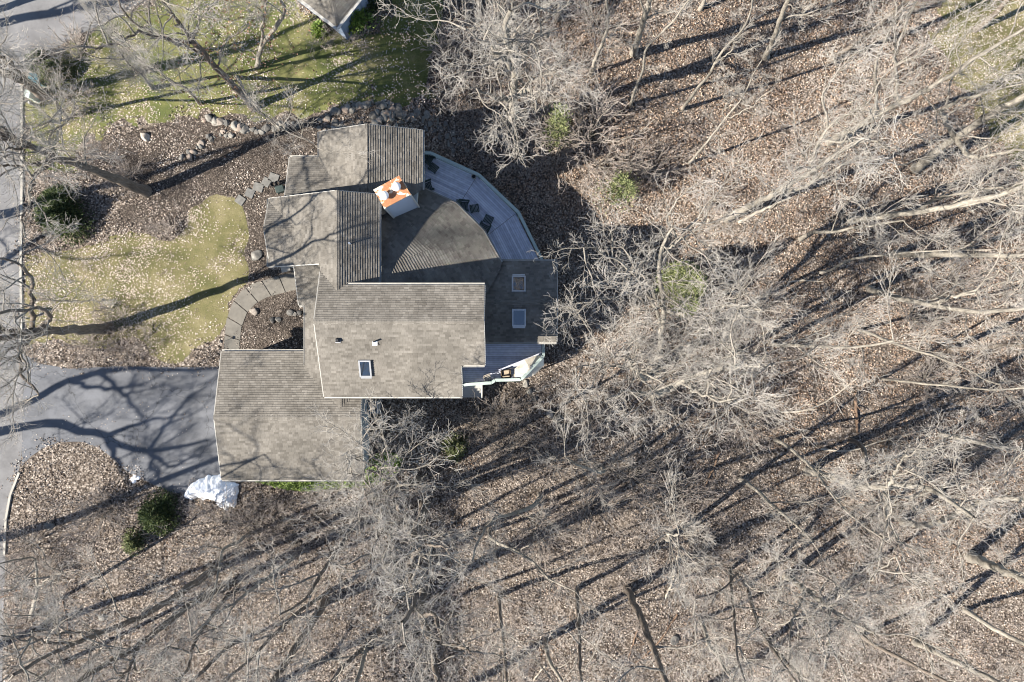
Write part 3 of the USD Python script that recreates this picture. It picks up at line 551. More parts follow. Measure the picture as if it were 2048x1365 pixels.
# parasol, wicker chair with tan cushions, slatted chairs on the small deck
p = W(1050, 734, ZD); um = thing('parasol', 'cream parasol tipped over at the railing of the small deck', 'parasol', (p[0] + .15, p[1] - .1, ZD), .55)
obj('pole', bar((-.3, 0, .0), (.35, .1, 1.2), .045, .045, (1, 0, 0)), M['dark'], um)
nvt = 8; ap = np.array([.15, 0, 1.15]); ring = [np.array([.15 + 1.25 * math.cos(t) * (1 if k % 2 else .93), .62 * math.sin(t), .62 - .30 * math.cos(t + .6)]) for k, t in enumerate(np.arange(nvt) * 2 * np.pi / nvt)]
for k in range(nvt):
    a, b = ring[k], ring[(k + 1) % nvt]; v = np.array([ap, a, b, ap - [0, 0, .012], a - [0, 0, .012], b - [0, 0, .012]])
    obj('canopy_panel', (v, np.array([[0, 1, 2], [3, 5, 4], [1, 4, 5], [1, 5, 2], [0, 2, 5], [0, 5, 3], [0, 3, 4], [0, 4, 1]])), M['cream'], um)
    obj('rib', bar(ap - [0, 0, .03], a - [0, 0, .03], .015, .015), M['dark'], um)
p = W(1012, 748, ZD + .4); wc = thing('wicker_chair', 'brown wicker armchair with tan cushions on the small deck', 'chair', (p[0], p[1], ZD), .1)
obj('frame', cat_meshes([bx(0, 0, .2, .6, .55, .3, 0, .03), bx(0, -.26, .48, .6, .09, .55, 0, .03), bx(-.31, 0, .38, .08, .5, .42, 0, .03), bx(.31, 0, .38, .08, .5, .42, 0, .03)]), M['brownwick'], wc)
obj('cushion', bx(0, .02, .41, .5, .46, .11, 0, .04), M['tan'], wc); obj('cushion', bx(0, -.17, .62, .48, .1, .36, 0, .03), M['tan'], wc)
for (px, py, rz, lb) in ((975, 756, .35, 'slatted wooden side chair left of the wicker armchair'), (1034, 752, -.6, 'slatted wooden side chair right of the wicker armchair by the railing')):
    p = W(px, py, ZD + .4); t = thing('slat_chair', lb, 'chair', (p[0], p[1], ZD), rz)
    for k in range(6): obj('seat_slat', bx(0, -.2 + .08 * k, .42, .46, .05, .025), M['barelog'], t)
    for k in range(4): obj('back_slat', bx(-.22, -.15 + .1 * k, .66, .025, .05, .48), M['barelog'], t)
    for sx in (-1, 1):
        for sy in (-1, 1): obj('leg', bx(sx * .2, sy * .2, .2, .04, .04, .4), M['barelog'], t)
# outdoor air conditioner beside the garage
p = G(748, 813); ac = thing('air_conditioner', 'square grey outdoor air conditioner with round fan grille beside the garage', 'air conditioner', p)
obj('cabinet', cat_meshes([bx(0, 0, .36, .8, .8, .72, 0, .02)]), M['metal'], ac)
gr = [lathe((0, 0, .725), [(r - .006, 0), (r + .006, 0), (r + .006, .012), (r - .006, .012), (r - .006, 0)], 24) for r in (.1, .17, .24, .31, .36)] + [bar((0, 0, .745), (.36 * math.cos(a), .36 * math.sin(a), .745), .012, .01) for a in np.arange(8) * np.pi / 4]
obj('fan_well', cyl((0, 0, .7205), .36, .003, 24), M['dark'], ac); obj('grille', cat_meshes(gr), M['metal'], ac); obj('pad', bx(0, 0, -.02, .95, .95, .12), M['concrete'], ac)
for a in range(5): obj('fan_blade', bar((.05 * math.cos(a * 1.257), .05 * math.sin(a * 1.257), .728), (.33 * math.cos(a * 1.257 + .2), .33 * math.sin(a * 1.257 + .2), .728), .12, .005), M['metal'], ac)
# pots by the north-west corner
for k, (px, py, lb) in enumerate(((549, 371, 'small round black pot, left of the two beside the stepping stones'), (557.5, 369, 'round black pot, right of the two beside the stepping stones'))):
    p = G(px, py); t = thing('plant_pot', lb, 'pot', p); obj('bowl', lathe((0, 0, 0), [(.001, 0), (.11, 0), (.16, .3), (.17, .33), (.145, .33), (.12, .24), (.001, .22)], 16), M['dark'], t, smooth=40); obj('soil', cyl((0, 0, .22), .12, .02, 12), M['mulch'], t)
p = G(563, 381); t = thing('hose_box', 'dark green storage box against the house corner by the black pots', 'storage box', p, .3); obj('body', bx(0, 0, .2, .5, .4, .4), M['greenwood'], t); obj('lid', bx(0, 0, .42, .54, .44, .05, 0, .02), M['greenwood'], t)
# path light
p = G(449, 683); t = thing('path_light', 'small black path light at the edge of the front walk', 'path light', p); obj('stake', cyl((0, 0, 0), .015, .5, 8), M['dark'], t); obj('shade', lathe((0, 0, .48), [(.1, 0), (.11, .02), (.03, .09), (.001, .1)], 12), M['dark'], t); obj('lens', cyl((0, 0, .42), .04, .06, 10), M['whitemetal'], t)
# roadside utility boxes and the mailbox
p = G(77, 199); t = thing('utility_pedestal', 'pale green utility pedestal by the street, the larger one', 'utility box', p, -.3); obj('cabinet', bx(0, 0, .5, .36, .44, 1.0), M['padgreen'], t); obj('lid', bx(0, 0, 1.03, .42, .5, .09, 0, .04), M['padgreen'], t); obj('base', bx(0, 0, .02, .5, .55, .06), M['concrete'], t)
p = G(78, 214); t = thing('utility_post', 'slim pale grey utility post just below the pale green pedestal', 'utility box', p, -.3); obj('post', bx(0, 0, .45, .12, .2, .9), M['siding'], t); obj('cap', bx(0, 0, .93, .15, .23, .07, 0, .03), M['whitemetal'], t)
p = G(86, 166); t = thing('transformer_box', 'dark teal transformer box under the leaning street tree', 'utility box', p, -.2); obj('cabinet', bx(0, 0, .4, .7, .5, .8), M['darkteal'], t); obj('lid', bx(0, 0, .84, .76, .56, .09, 0, .03), M['darkteal'], t); obj('base', bx(0, 0, .03, .9, .7, .08), M['concrete'], t)
p = G(62, 637); t = thing('mailbox', 'dark mailbox on a post reaching over the street curb', 'mailbox', p)
obj('post', bx(0, 0, .55, .1, .1, 1.1), M['greenwood'], t); obj('arm', bar((.1, 0, .98), (-.62, 0, .98), .09, .09), M['greenwood'], t)
arc = [(.09 * math.cos(a), .11 + .1 * math.sin(a)) for a in np.linspace(0, np.pi, 9)]; sec = [(-.09, 0), (.09, 0)] + arc; V = np.array([[x, y, z + 1.03] for x in (-.72, -.18) for y, z in sec]); L = len(sec); ff = [[i, (i + 1) % L, L + (i + 1) % L] for i in range(L)] + [[i, L + (i + 1) % L, L + i] for i in range(L)] + [[0, i + 1, i] for i in range(1, L - 1)] + [[L, L + i, L + i + 1] for i in range(1, L - 1)]
obj('box', (V, np.array(ff)), M['dark'], t); obj('door', bx(-.73, 0, 1.12, .015, .17, .17), M['whitemetal'], t); obj('flag', bx(-.35, .105, 1.2, .12, .012, .16), M['trim'], t)

# ------------------------------------------------------------------ stones
def rock_mesh(rx, ry, rz, seed, sub_=2):
    m = trimesh.creation.icosphere(sub_); v = np.array(m.vertices); rng = np.random.default_rng(seed)
    for _ in range(7):
        d = rng.normal(size=3); d /= np.linalg.norm(d); t = v @ d; c = rng.uniform(.55, .85); v -= np.clip(t - c, 0, None)[:, None] * d
    v += v * (rng.normal(size=(len(v), 1)) * .03); return v * [rx, ry, rz], np.array(m.faces)
def boulder(px, py, r, label, group=None, name='boulder', flat=.6, i=0, parent=None, mat_='stone'):
    p = G(px, py); rng = np.random.default_rng(int(px * 7 + py)); mesh = rock_mesh(r * rng.uniform(.8, 1.25), r * rng.uniform(.8, 1.2), r * flat * rng.uniform(.8, 1.2), int(px + 3 * py))
    a = rng.uniform(0, 6.28); R = np.array([[math.cos(a), -math.sin(a), 0], [math.sin(a), math.cos(a), 0], [0, 0, 1]]); v = mesh[0] @ R.T + (p + [0, 0, r * flat * .35])
    return obj(name, (v, mesh[1]), M[mat_], parent, smooth=45, label=label, cat=None if parent is not None else 'boulder', group=group)
rw = thing('stone_retaining_wall', 'heap of pale boulders retaining the bed north of the north wing', 'retaining wall')
rng = np.random.default_rng(5); pts = []
def scatter_line(line, n, w, smin, smax):
    ls = LineString(line)
    for k in range(n):
        p = ls.interpolate((k + rng.uniform(.1, .9)) / n, normalized=True).coords[0]; pts.append((p[0] + rng.normal() * w, p[1] + rng.normal() * w, rng.uniform(smin, smax)))
scatter_line([(640, 245), (665, 228), (700, 216), (735, 210), (765, 208), (795, 217)], 34, 2.5, .12, .3)
scatter_line([(742, 248), (752, 232), (770, 224), (790, 232), (812, 232), (820, 248)], 40, 7, .14, .36)
scatter_line([(640, 262), (665, 255), (700, 250), (760, 252), (800, 255), (822, 254)], 34, 3, .1, .22)
for (px, py, s) in pts: boulder(px, py, s, None, parent=rw, name='stone')
r2 = thing('border_stones', 'row of dark fieldstones edging the north planting bed', 'stone edging')
pts = []; scatter_line([(405, 236), (440, 243), (480, 258), (520, 262), (560, 255), (600, 246)], 26, 3, .14, .34); scatter_line([(365, 318), (405, 292), (430, 275), (470, 268)], 14, 3, .1, .24)
for (px, py, s) in pts: boulder(px, py, s, None, parent=r2, name='stone')
fw = thing('flagstone_path', 'rough flagstone path curving round the north wing to the deck', 'stone path', kind='structure')
def slab(px, py, rx, ry, a, parent, seed, h=.05, m='flag'):
    p = G(px, py); rng2 = np.random.default_rng(seed); n = rng2.integers(5, 8); an = np.sort(rng2.uniform(0, 6.28, n) * .25 + np.arange(n) * 6.28 / n * .9)
    P2 = np.array([[rx * math.cos(t), ry * math.sin(t)] for t in an]); c, s = math.cos(a), math.sin(a); P2 = P2 @ np.array([[c, s], [-s, c]]) + p[:2]
    obj('stone', prism([tuple(x) for x in P2], p[2] - .08, p[2] + h * rng2.uniform(.7, 1.3)), M[m], parent)
k = 0
for (px, py) in [(858, 248), (873, 243), (889, 248), (866, 262), (882, 262), (897, 258), (905, 268), (893, 272), (878, 276), (908, 281), (921, 279), (897, 288), (915, 292), (928, 289), (906, 300), (921, 303), (934, 300), (862, 238), (876, 255), (850, 258), (846, 240)]:
    slab(px, py, .27, .21, k * 1.3, fw, k); k += 1
for (px, py, rx, ry) in [(829, 227, .42, .36), (850, 230, .36, .34)]: slab(px, py, rx, ry, .3, fw, k, .045); k += 1
st = thing('stepping_stones', 'square stepping stones leading from the lawn to the house corner', 'stone path', kind='structure')
for (px, py, a) in [(481, 401, -.6), (500, 387, -.4), (517, 375, -.3), (533, 365, -.5), (548, 356, -.35)]:
    p = G(px, py); obj('stone', bx(p[0], p[1], .02, .6 + .06 * math.sin(px), .56, .09, a, .015), M['flag'], st)
for (px, py, r, lb) in [(514, 511, .36, 'large pale boulder left of the west gable'), (291, 274, .36, 'grey boulder under the twisted oak at the edge of the bed'), (380, 315, .28, 'dark boulder alone in the mulched bed'), (508, 624, .27, 'grey boulder at the inner edge of the front walk'), (545, 641, .2, 'left one of two small stones in the entry bed'), (557, 640, .2, 'right one of two small stones in the entry bed'),
        (581, 626, .22, 'flat pale stone, leftmost of three beside the connector eave'), (589, 628, .2, 'pale stone, middle of three beside the connector eave'), (599, 627, .19, 'round stone, rightmost of three beside the connector eave'), (100, 1052, .34, 'mossy rock among leaves at lower left'), (206, 1235, .24, 'dark rock in the leaf litter at lower left'),
        (1051, 768, .3, 'pale boulder just below the small deck railing'), (1058, 783, .3, 'second boulder below the small deck railing'), (1068, 797, .26, 'third boulder below the small deck railing'), (1100, 828, .34, 'upper boulder of the group below the small deck'), (1116, 838, .42, 'largest boulder of the group below the small deck'), (1122, 851, .3, 'lowest boulder of the group below the small deck'), (1349, 1280, .32, 'mossy yellow green rock near the lower leaning trunk'), (480, 703, .14, 'small stone at the garage corner beside the walk'), (494, 703, .16, 'pale stone at the garage eave beside the walk')]:
    boulder(px, py, r, lb)
p = G(573, 538); obj('step_slab', bx(p[0], p[1], .1, .6, .42, .22, .25, .02), M['concrete'], label='white slab under the west gable corner', cat='step')
# snow
def snow(pts, h, seed, label):
    poly = ragged(pxpoly(pts), .08, seed, .12); v, f = sheet(poly, 0, .065); b = poly.exterior; d = np.array([b.distance(Point(x, y)) for x, y in v[:, :2]])
    n = meshkit.fbm(np.c_[v[:, 0] * 2.2, v[:, 1] * 2.2, v[:, 2] * 0 + seed]); n2 = meshkit.fbm(np.c_[v[:, 0] * 5, v[:, 1] * 5, v[:, 2] * 0 + seed])
    v[:, 2] += .02 + h * np.minimum(d / .7, 1) ** .7 * (.75 + .5 * np.asarray(n)) + .09 * np.minimum(d / .15, 1) * np.asarray(n2)
    obj('snow_pile', (v, f), M['snow'], smooth=True, label=label, cat='snow pile')
snow([(368, 985), (385, 968), (402, 955), (425, 949), (452, 948), (462, 962), (478, 970), (478, 985), (472, 1003), (468, 1015), (452, 1020), (438, 1015), (432, 1002), (415, 998), (395, 996), (375, 998)], .55, 1, 'large pile of old snow at the garage corner')
snow([(256, 957), (262, 954), (268, 949), (281, 952), (276, 960), (270, 966), (262, 963)], .10, 2, 'small patch of snow at the driveway edge')

# ------------------------------------------------------------------ bare trees
def grow(S, D, L, K, wig, up, rng):
    """n wandering polylines of K points from S along D"""
    n = len(S); P = np.zeros((n, K, 3)); P[:, 0] = S; d = D.copy(); st = (L / (K - 1))[:, None]
    for k in range(1, K):
        d = d + rng.normal(size=(n, 3)) * wig; d[:, 2] += up; d /= np.linalg.norm(d, axis=1, keepdims=True) + 1e-9; P[:, k] = P[:, k - 1] + d * st
    return P
def spawn(P, R, per, t0, t1, spread, lens, rng):
    """children along every polyline: starts, directions, lengths, radii"""
    n, K, _ = P.shape; t = t0 + (t1 - t0) * ((np.arange(per)[None] + rng.random((n, per))) / per); x = t * (K - 1); i = np.clip(x.astype(int), 0, K - 2); fr = (x - i)[..., None]
    idx = np.arange(n)[:, None]; a, b = P[idx, i], P[idx, i + 1]; S = a + (b - a) * fr; T = b - a; T /= np.linalg.norm(T, axis=2, keepdims=True) + 1e-9
    r = rng.normal(size=T.shape); r -= (r * T).sum(2, keepdims=True) * T; r /= np.linalg.norm(r, axis=2, keepdims=True) + 1e-9
    ang = rng.uniform(spread[0], spread[1], t.shape)[..., None]; D = np.cos(ang) * T + np.sin(ang) * r
    Ll = rng.uniform(lens[0], lens[1], t.shape) * (1.15 - .6 * t); Rr = np.take_along_axis(R, i, 1)
    return S.reshape(-1, 3), D.reshape(-1, 3), Ll.ravel(), Rr.ravel()
def limb_pattern(idx, seed, length=5.2, r0=.062, gnarl=.26, counts=(8, 5, 3), lens=((1.3, 2.9), (.6, 1.35), (.28, .7)), spread=(.45, .95), el=.55, mats=('limb', 'twig'), rt=.0078, up=.03):
    rng = np.random.default_rng(seed); base = stage.CreateClassPrim(f'/World/limb_pattern_{idx:03d}')
    P0 = grow(np.zeros((1, 3)), np.array([[math.cos(el), 0, math.sin(el)]]), np.array([length]), 13, gnarl * .75, up, rng); R0 = np.linspace(r0, r0 * .22, 13)[None]
    S, D, L, r = spawn(P0, R0, counts[0], .18, 1, spread, lens[0], rng); P1 = grow(S, D, L, 8, gnarl, up, rng); R1 = (r * .5)[:, None] * np.linspace(1, .35, 8)[None]
    S, D, L, r = spawn(P1, R1, counts[1], .12, 1, spread, lens[1], rng); P2 = grow(S, D, L, 5, gnarl * .75, up * 1.2, rng); R2 = np.maximum((r * .55)[:, None] * np.linspace(1, .5, 5)[None], rt * 1.15)
    S, D, L, r = spawn(P2, R2, counts[2], .15, 1, spread, lens[2], rng); P3 = grow(S, D, L, 3, gnarl * .8, up * 1.5, rng); R3 = np.tile(rt * np.array([1, .9, .6]), (len(P3), 1))
    usdkit.mesh(stage, f'/World/limb_pattern_{idx:03d}/branch', cat_meshes([tubes(P0, R0, 7), tubes(P1, R1, 5)]), M[mats[0]], True)
    usdkit.mesh(stage, f'/World/limb_pattern_{idx:03d}/twig', cat_meshes([tubes(P2, R2, 4), tubes(P3, R3, 3)]), M[mats[1]], True).GetPrim().SetCustomDataByKey('kind', 'stuff')
    return base
OAK, FINE, SLIM = [], [], []
for s in range(6): OAK.append(limb_pattern(s, 100 + s))
for s in range(4): FINE.append(limb_pattern(10 + s, 200 + s, 4.6, .05, .17, (8, 5, 3), ((1.2, 2.8), (.6, 1.4), (.28, .7)), (.35, .8), .8, ('limb', 'twig'), .0072, .07))
for s in range(3): SLIM.append(limb_pattern(20 + s, 300 + s, 2.6, .03, .16, (7, 5, 4), ((.6, 1.5), (.3, .8), (.15, .4)), (.35, .75), .85, ('limb', 'twig'), .0062, .06))
def xf(prim_path, ref, p, yaw, pitch, s):
    x = UsdGeom.Xform.Define(stage, prim_path); cy, sy, cp, sp = math.cos(yaw), math.sin(yaw), math.cos(pitch), math.sin(pitch)
    Ry = np.array([[cp, 0, sp], [0, 1, 0], [-sp, 0, cp]]).T; Rz = np.array([[cy, -sy, 0], [sy, cy, 0], [0, 0, 1]]); R = Rz @ Ry * s
    m = np.eye(4); m[:3, :3] = R.T; m[3, :3] = p; x.AddTransformOp().Set(Gf.Matrix4d(*m.ravel().tolist()))
    x.GetPrim().GetReferences().AddInternalReference(ref.GetPath()); x.GetPrim().SetInstanceable(True); return x.GetPrim()
def resample(pts, n):
    p = np.asarray(pts, float); s = np.r_[0, np.cumsum(np.linalg.norm(np.diff(p, axis=0), axis=1))]; u = np.linspace(0, s[-1], n); out = np.stack([np.interp(u, s, p[:, k]) for k in range(3)], 1)
    for _ in range(2): out[1:-1] = (out[:-2] + 2 * out[1:-1] + out[2:]) / 4
    return out
tree_no = 0
def WP(p):
    """(px, py, z) seen by the camera; (px, py, z, zs): the point at height z whose shadow falls at that pixel on a surface of height zs"""
    if len(p) == 3: return W(*p)
    q_ = W(p[0], p[1], p[3]); return q_ + SUN / SUN[2] * (p[2] - p[3])
def tree(name, label, base, path=(), forks=(), r=.3, ext=6.0, limbs=12, scale=1.0, kinds=None, bark_='bark_dark', group=None, cat='tree', low=.45, top_h=None):
    """path/forks: (px, py, z) points that the photograph shows; ext: how far the stem goes on upward after them"""
    global tree_no
    tree_no += 1; rng = np.random.default_rng(1000 + tree_no); kinds = kinds or OAK
    b = G(*base); t = thing(name, label, cat, b, group=group)
    pts = [b - [0, 0, .3]] + ([WP(p) for p in path] if path else [b + [rng.normal() * .1, rng.normal() * .1, 1.2]])
    if ext > 0:
        d = (pts[-1] - pts[-2]); d = d / np.linalg.norm(d) * .5 + np.array([rng.normal() * .12, rng.normal() * .12, 1.0]); d /= np.linalg.norm(d); n = max(2, int(ext / 1.6))
        for k in range(n): d = d * .9 + rng.normal(size=3) * .10 + np.array([0, 0, .1]); d[2] = abs(d[2]); d /= np.linalg.norm(d); pts.append(pts[-1] + d * ext / n)
    main = resample(pts, 26) - b; main[2:-1] += rng.normal(size=(23, 3)) * r * .12; s = np.linspace(0, 1, 26); rad = r * (1 - .76 * s ** .95); rad[0] *= 1.45; rad[1] *= 1.12
    ms = [tubes(main[None], rad[None], 12)]; r *= 1.25; limbs = max(5, int(limbs * .72)); stems = [(main, low, limbs, rad)]
    for fk in forks:
        P = [WP(p) - b for p in fk]; k = int(np.argmin(np.linalg.norm(main - P[0], axis=1))); k = min(k, 22); Q = resample([main[k]] + P[1:], 16); Q[2:] += rng.normal(size=(14, 3)) * .06; rr = rad[k] * .78 * (1 - .78 * np.linspace(0, 1, 16)); ms.append(tubes(Q[None], rr[None], 9)); stems.append((Q, .3, max(5, limbs // 2), rr))
    v, f = cat_meshes(ms); v = v + (rng.normal(size=v.shape) * r * .03); obj('trunk', (v, f), M[bark_], t, smooth=True)
    for P, lo, n, rr in stems:
        for k in range(n):
            u = lo + (1 - lo) * (k + rng.random() * .6) / n; x = u * (len(P) - 1); i = min(int(x), len(P) - 2); pos = P[i] + (P[i + 1] - P[i]) * (x - i)
            sc = scale * rng.uniform(.75, 1.2) * (1.15 - .55 * (u - lo) / (1 - lo)); yaw = k * 2.4 + rng.uniform(-.6, .6); pitch = rng.uniform(-.05, .35) - .75 * max(0, u - .85) / .15
            xf(numbered(pth(t) + '/limb'), kinds[rng.integers(len(kinds))], pos, yaw, pitch, sc)
        xf(numbered(pth(t) + '/limb'), kinds[rng.integers(len(kinds))], P[-1], rng.uniform(0, 6.28), -.7, scale * .8)
    return t
WOOD = 'bare trees in the woods behind the house'
T = tree
T('oak_tree', 'thick bare oak leaning from the mulched bed across the street', (292, 383), [(215, 352, 4.2), (150, 327, 6.6), (112, 318, 8.2), (700, 210, 10.4, 0), (768, 178, 12.2, 0)], [[(768, 178, 12.2, 0), (788, 130, 13.2, 0), (792, 75, 14.2, 0), (802, 15, 15.6, 0)], [(768, 178, 12.2, 0), (742, 140, 13.2, 0), (715, 108, 14.4, 0)], [(768, 178, 12.2, 0), (825, 140, 13.4, 0), (862, 118, 14.6, 0)], [(700, 210, 10.4, 0), (775, 205, 11.8, 0), (850, 196, 13.4, 0)], [(112, 318, 8.2), (55, 332, 10), (-20, 328, 12)], [(150, 327, 6.6), (80, 296, 9.5), (0, 280, 12)], [(112, 318, 8.2), (70, 345, 10), (58, 400, 11), (45, 440, 11.5)]], .36, 0, 8, .85)
T('oak_tree', 'bare oak at the driveway mouth whose trunk shadow crosses the front lawn', (217, 657), [(140, 660, 4.5), (60, 667, 7.6)], [[(60, 667, 7.6), (575, 450, 11.5, 4), (625, 405, 13, 4.8), (655, 375, 15, 5.5)], [(60, 667, 7.6), (580, 515, 11, 4), (640, 480, 13, 5), (690, 462, 15, 5.6), (750, 440, 17, 5)], [(60, 667, 7.6), (10, 660, 10), (-60, 655, 12)], [(60, 667, 7.6), (25, 700, 10), (-10, 715, 11)], [(60, 667, 7.6), (35, 705, 9), (45, 760, 10.5), (80, 790, 11)]], .35, 6, 7, .85)
T('street_tree', 'dark bare tree beside the utility boxes at upper left', (84, 190), [(45, 160, 3.8), (0, 142, 7)], [[(45, 160, 3.8), (20, 128, 6), (-10, 95, 9)]], .36, 7, 9, .8)
T('oak_tree', 'twisted dark oak with clinging brown leaves above the north lawn', (508, 216), [(470, 175, 3.2), (443, 147, 5), (410, 110, 7.4)], [[(410, 110, 7.4), (367, 90, 9), (310, 72, 10.5), (262, 45, 12), (240, 0, 13.5)], [(410, 110, 7.4), (385, 75, 9), (352, 36, 11), (318, -5, 13)], [(367, 90, 9), (270, 60, 11), (235, 92, 11.5), (160, 100, 12)]], .27, 5, 10, .85)
T('bare_tree', 'pale limbed tree left of the neighbouring house corner', (512, 132), [(520, 95, 3), (548, 60, 6), (575, 20, 9)], [[(520, 95, 3), (528, 40, 7), (530, -20, 11)]], .16, 6, 9, .7, FINE, 'bark_pale')
T('bare_tree', 'slender bare tree with drooping pale boughs over the stone edged bed', (470, 150), [(490, 185, 4), (520, 225, 6), (560, 262, 7.5)], [[(520, 225, 6), (600, 275, 8.5), (650, 300, 9)]], .12, 0, 9, .62, FINE, 'bark_pale')
T('bare_tree', 'big many limbed tree with pale mossy trunk north of the deck', (1026, 252), [(1027, 200, 4), (1030, 140, 9)], [[(1030, 140, 9), (1055, 85, 12), (1110, 60, 14)], [(1027, 200, 4), (1060, 175, 7), (1075, 225, 8)], [(1030, 140, 9), (990, 100, 12), (930, 60, 13)], [(1027, 200, 4), (1000, 200, 7), (950, 180, 9)]], .36, 8, 14, .95, OAK, 'bark_pale')
T('bare_tree', 'straight hazy trunk rising to the top edge right of the mossy tree', (1268, 105), [(1285, 50, 6), (1303, -10, 11)], (), .24, 8, 14, .85, FINE, 'bark_pale', WOOD)
T('bare_tree', 'thin pale crooked tree with kinked stem in the sunny clearing', (1262, 209), [(1275, 165, 4.5), (1293, 128, 7), (1283, 100, 8), (1320, 70, 10), (1345, 45, 12)], (), .11, 5, 9, .6, SLIM, 'bark_pale')
T('bare_tree', 'thin grey tree second from the left in the sunny clearing', (1366, 217), [(1400, 170, 5), (1428, 140, 7.5), (1440, 100, 9), (1475, 75, 11)], [[(1428, 140, 7.5), (1465, 100, 10), (1480, 72, 12)]], .12, 6, 10, .6, SLIM, 'bark_pale')
T('sapling', 'young smooth pale tree with fanned branches at the clearing edge', (1379, 326), [(1410, 290, 3), (1445, 245, 6), (1490, 190, 9)], [[(1445, 245, 6), (1500, 215, 8.5), (1560, 165, 11)], [(1445, 245, 6), (1450, 170, 9)]], .10, 4, 12, .62, SLIM, 'bark_pale')
T('bare_tree', 'grey trunk running up to the top edge above the clearing', (1534, 112), [(1555, 60, 5), (1580, -15, 10.5)], (), .22, 8, 12, .85, FINE, 'bark_pale', WOOD)
T('oak_tree', 'long leaning oak trunk with root at the lower right of the clearing', (1455, 436), [(1540, 392, 8), (1620, 346, 13)], [[(1540, 392, 8), (1600, 380, 10.5), (1700, 318, 13), (1760, 322, 14)], [(1620, 346, 13), (1650, 255, 15), (1700, 222, 16.5), (1768, 218, 17.5)]], .27, 5, 10, .9, OAK, 'bark_pale')
T('oak_tree', 'bright straight trunk slanting across the upper right woods', (1660, 283), [(1720, 248, 4), (1800, 208, 8), (1862, 172, 10.6)], [[(1720, 248, 4), (1755, 222, 7), (1750, 130, 11), (1793, 40, 14)], [(1800, 208, 8), (1790, 110, 11), (1830, 0, 15)]], .26, 7, 10, .85, OAK, 'bark_pale')
T('oak_tree', 'thick rough trunk crossing the mossy grass at upper right', (1834, 337), [(1900, 282, 4.5), (1965, 240, 7.5), (2035, 200, 10.5)], [[(1900, 282, 4.5), (1875, 215, 8), (1960, 190, 11), (2050, 165, 13)], [(1900, 282, 4.5), (1945, 320, 7), (2030, 300, 9), (2080, 305, 11)]], .33, 7, 10, .85, OAK, 'bark_pale')
T('bare_tree', 'pale trunk running right below the thick rough trunk', (1700, 440), [(1813, 427, 5), (1910, 412, 8), (2048, 378, 12)], [[(1910, 412, 8), (1990, 400, 10), (2060, 350, 13)]], .24, 7, 10, .85, OAK, 'bark_pale')
T('bare_tree', 'level pale trunk reaching the right edge a third of the way down', (1790, 508), [(1880, 510, 6), (1960, 511, 9), (2050, 513, 12)], (), .24, 8, 12, .85, OAK, 'bark_pale', WOOD)
T('bare_tree', 'kinked pale tree with mossy ground behind it at right edge', (1742, 578), [(1800, 597, 5), (1850, 608, 7.5), (1903, 619, 9.5), (1990, 628, 12.5)], [[(1850, 608, 7.5), (1930, 590, 10), (2000, 540, 13)]], .23, 7, 11, .8, OAK, 'bark_pale')
T('bare_tree', 'slender white stem running level toward the right edge', (1766, 758), [(1830, 766, 5), (1896, 772, 8), (1990, 782, 12)], (), .10, 6, 11, .7, SLIM, 'bark_pale')
T('oak_tree', 'large white limbed oak with crooked trunk east of the skylit roof', (1310, 739), [(1322, 700, 2.5), (1321, 655, 5), (1331, 622, 6.5), (1321, 582, 8.5), (1317, 505, 11.5)], [[(1331, 622, 6.5), (1295, 560, 9), (1230, 520, 11), (1170, 495, 12.5)], [(1317, 505, 11.5), (1355, 480, 13), (1390, 450, 14.5)], [(1321, 655, 5), (1295, 580, 8), (1250, 590, 10), (1190, 600, 11.5)], [(1331, 622, 6.5), (1400, 640, 9), (1430, 650, 10)]], .24, 4, 11, .9, OAK, 'bark_pale')
T('oak_tree', 'pale forked oak leaning right below the white limbed oak', (1306, 796), [(1340, 778, 3), (1372, 757, 6), (1437, 738, 9)], [[(1372, 757, 6), (1400, 790, 9), (1440, 808, 11), (1490, 790, 13)], [(1437, 738, 9), (1500, 735, 11.5), (1560, 722, 13.5)], [(1340, 778, 3), (1290, 790, 6), (1250, 778, 9), (1210, 800, 11)]], .27, 5, 11, .95, OAK, 'bark_pale')
T('bare_tree', 'pale tree with white crown between the two big oaks and right woods', (1290, 760), [(1275, 745, 4), (1260, 735, 7)], [[(1260, 735, 7), (1200, 730, 10), (1150, 735, 12)], [(1260, 735, 7), (1250, 690, 10)]], .18, 6, 13, .9, OAK, 'bark_pale')
T('bare_tree', 'white crowned tree right of the conifer in the middle woods', (1400, 660), [(1425, 640, 6), (1445, 610, 10)], [[(1445, 610, 10), (1480, 590, 12)]], .17, 5, 8, .8, FINE, 'bark_pale')
T('bare_tree', 'crowded grey tree in the middle of the right woods', (1545, 690), [(1580, 690, 6), (1605, 692, 9)], (), .17, 7, 13, .9, FINE, 'bark_pale', WOOD)
T('oak_tree', 'dark oak sweeping left across the leaf litter below the driveway', (427, 1141), [(350, 1195, 5), (287, 1232, 8), (215, 1262, 10.5), (143, 1290, 13)], [[(215, 1262, 10.5), (140, 1268, 12.5), (60, 1262, 14)], [(143, 1290, 13), (60, 1280, 15), (0, 1270, 16.5)]], .26, 3, 8, .8)
T('oak_tree', 'second dark oak below the sweeping one, forked toward bottom left', (440, 1180), [(377, 1210, 4.5), (287, 1284, 9), (193, 1340, 13)], [[(287, 1284, 9), (262, 1325, 12), (235, 1370, 15)]], .25, 5, 8, .8)
T('bare_tree', 'thin dark tree leaning down right of the two dark oaks', (455, 1190), [(420, 1237, 5), (385, 1290, 9), (378, 1340, 12)], (), .14, 6, 9, .75)
T('oak_tree', 'straight dark trunk slanting down at lower left centre', (652, 1198), [(615, 1260, 4.5), (585, 1305, 7.5), (545, 1368, 11)], (), .27, 7, 10, .85)
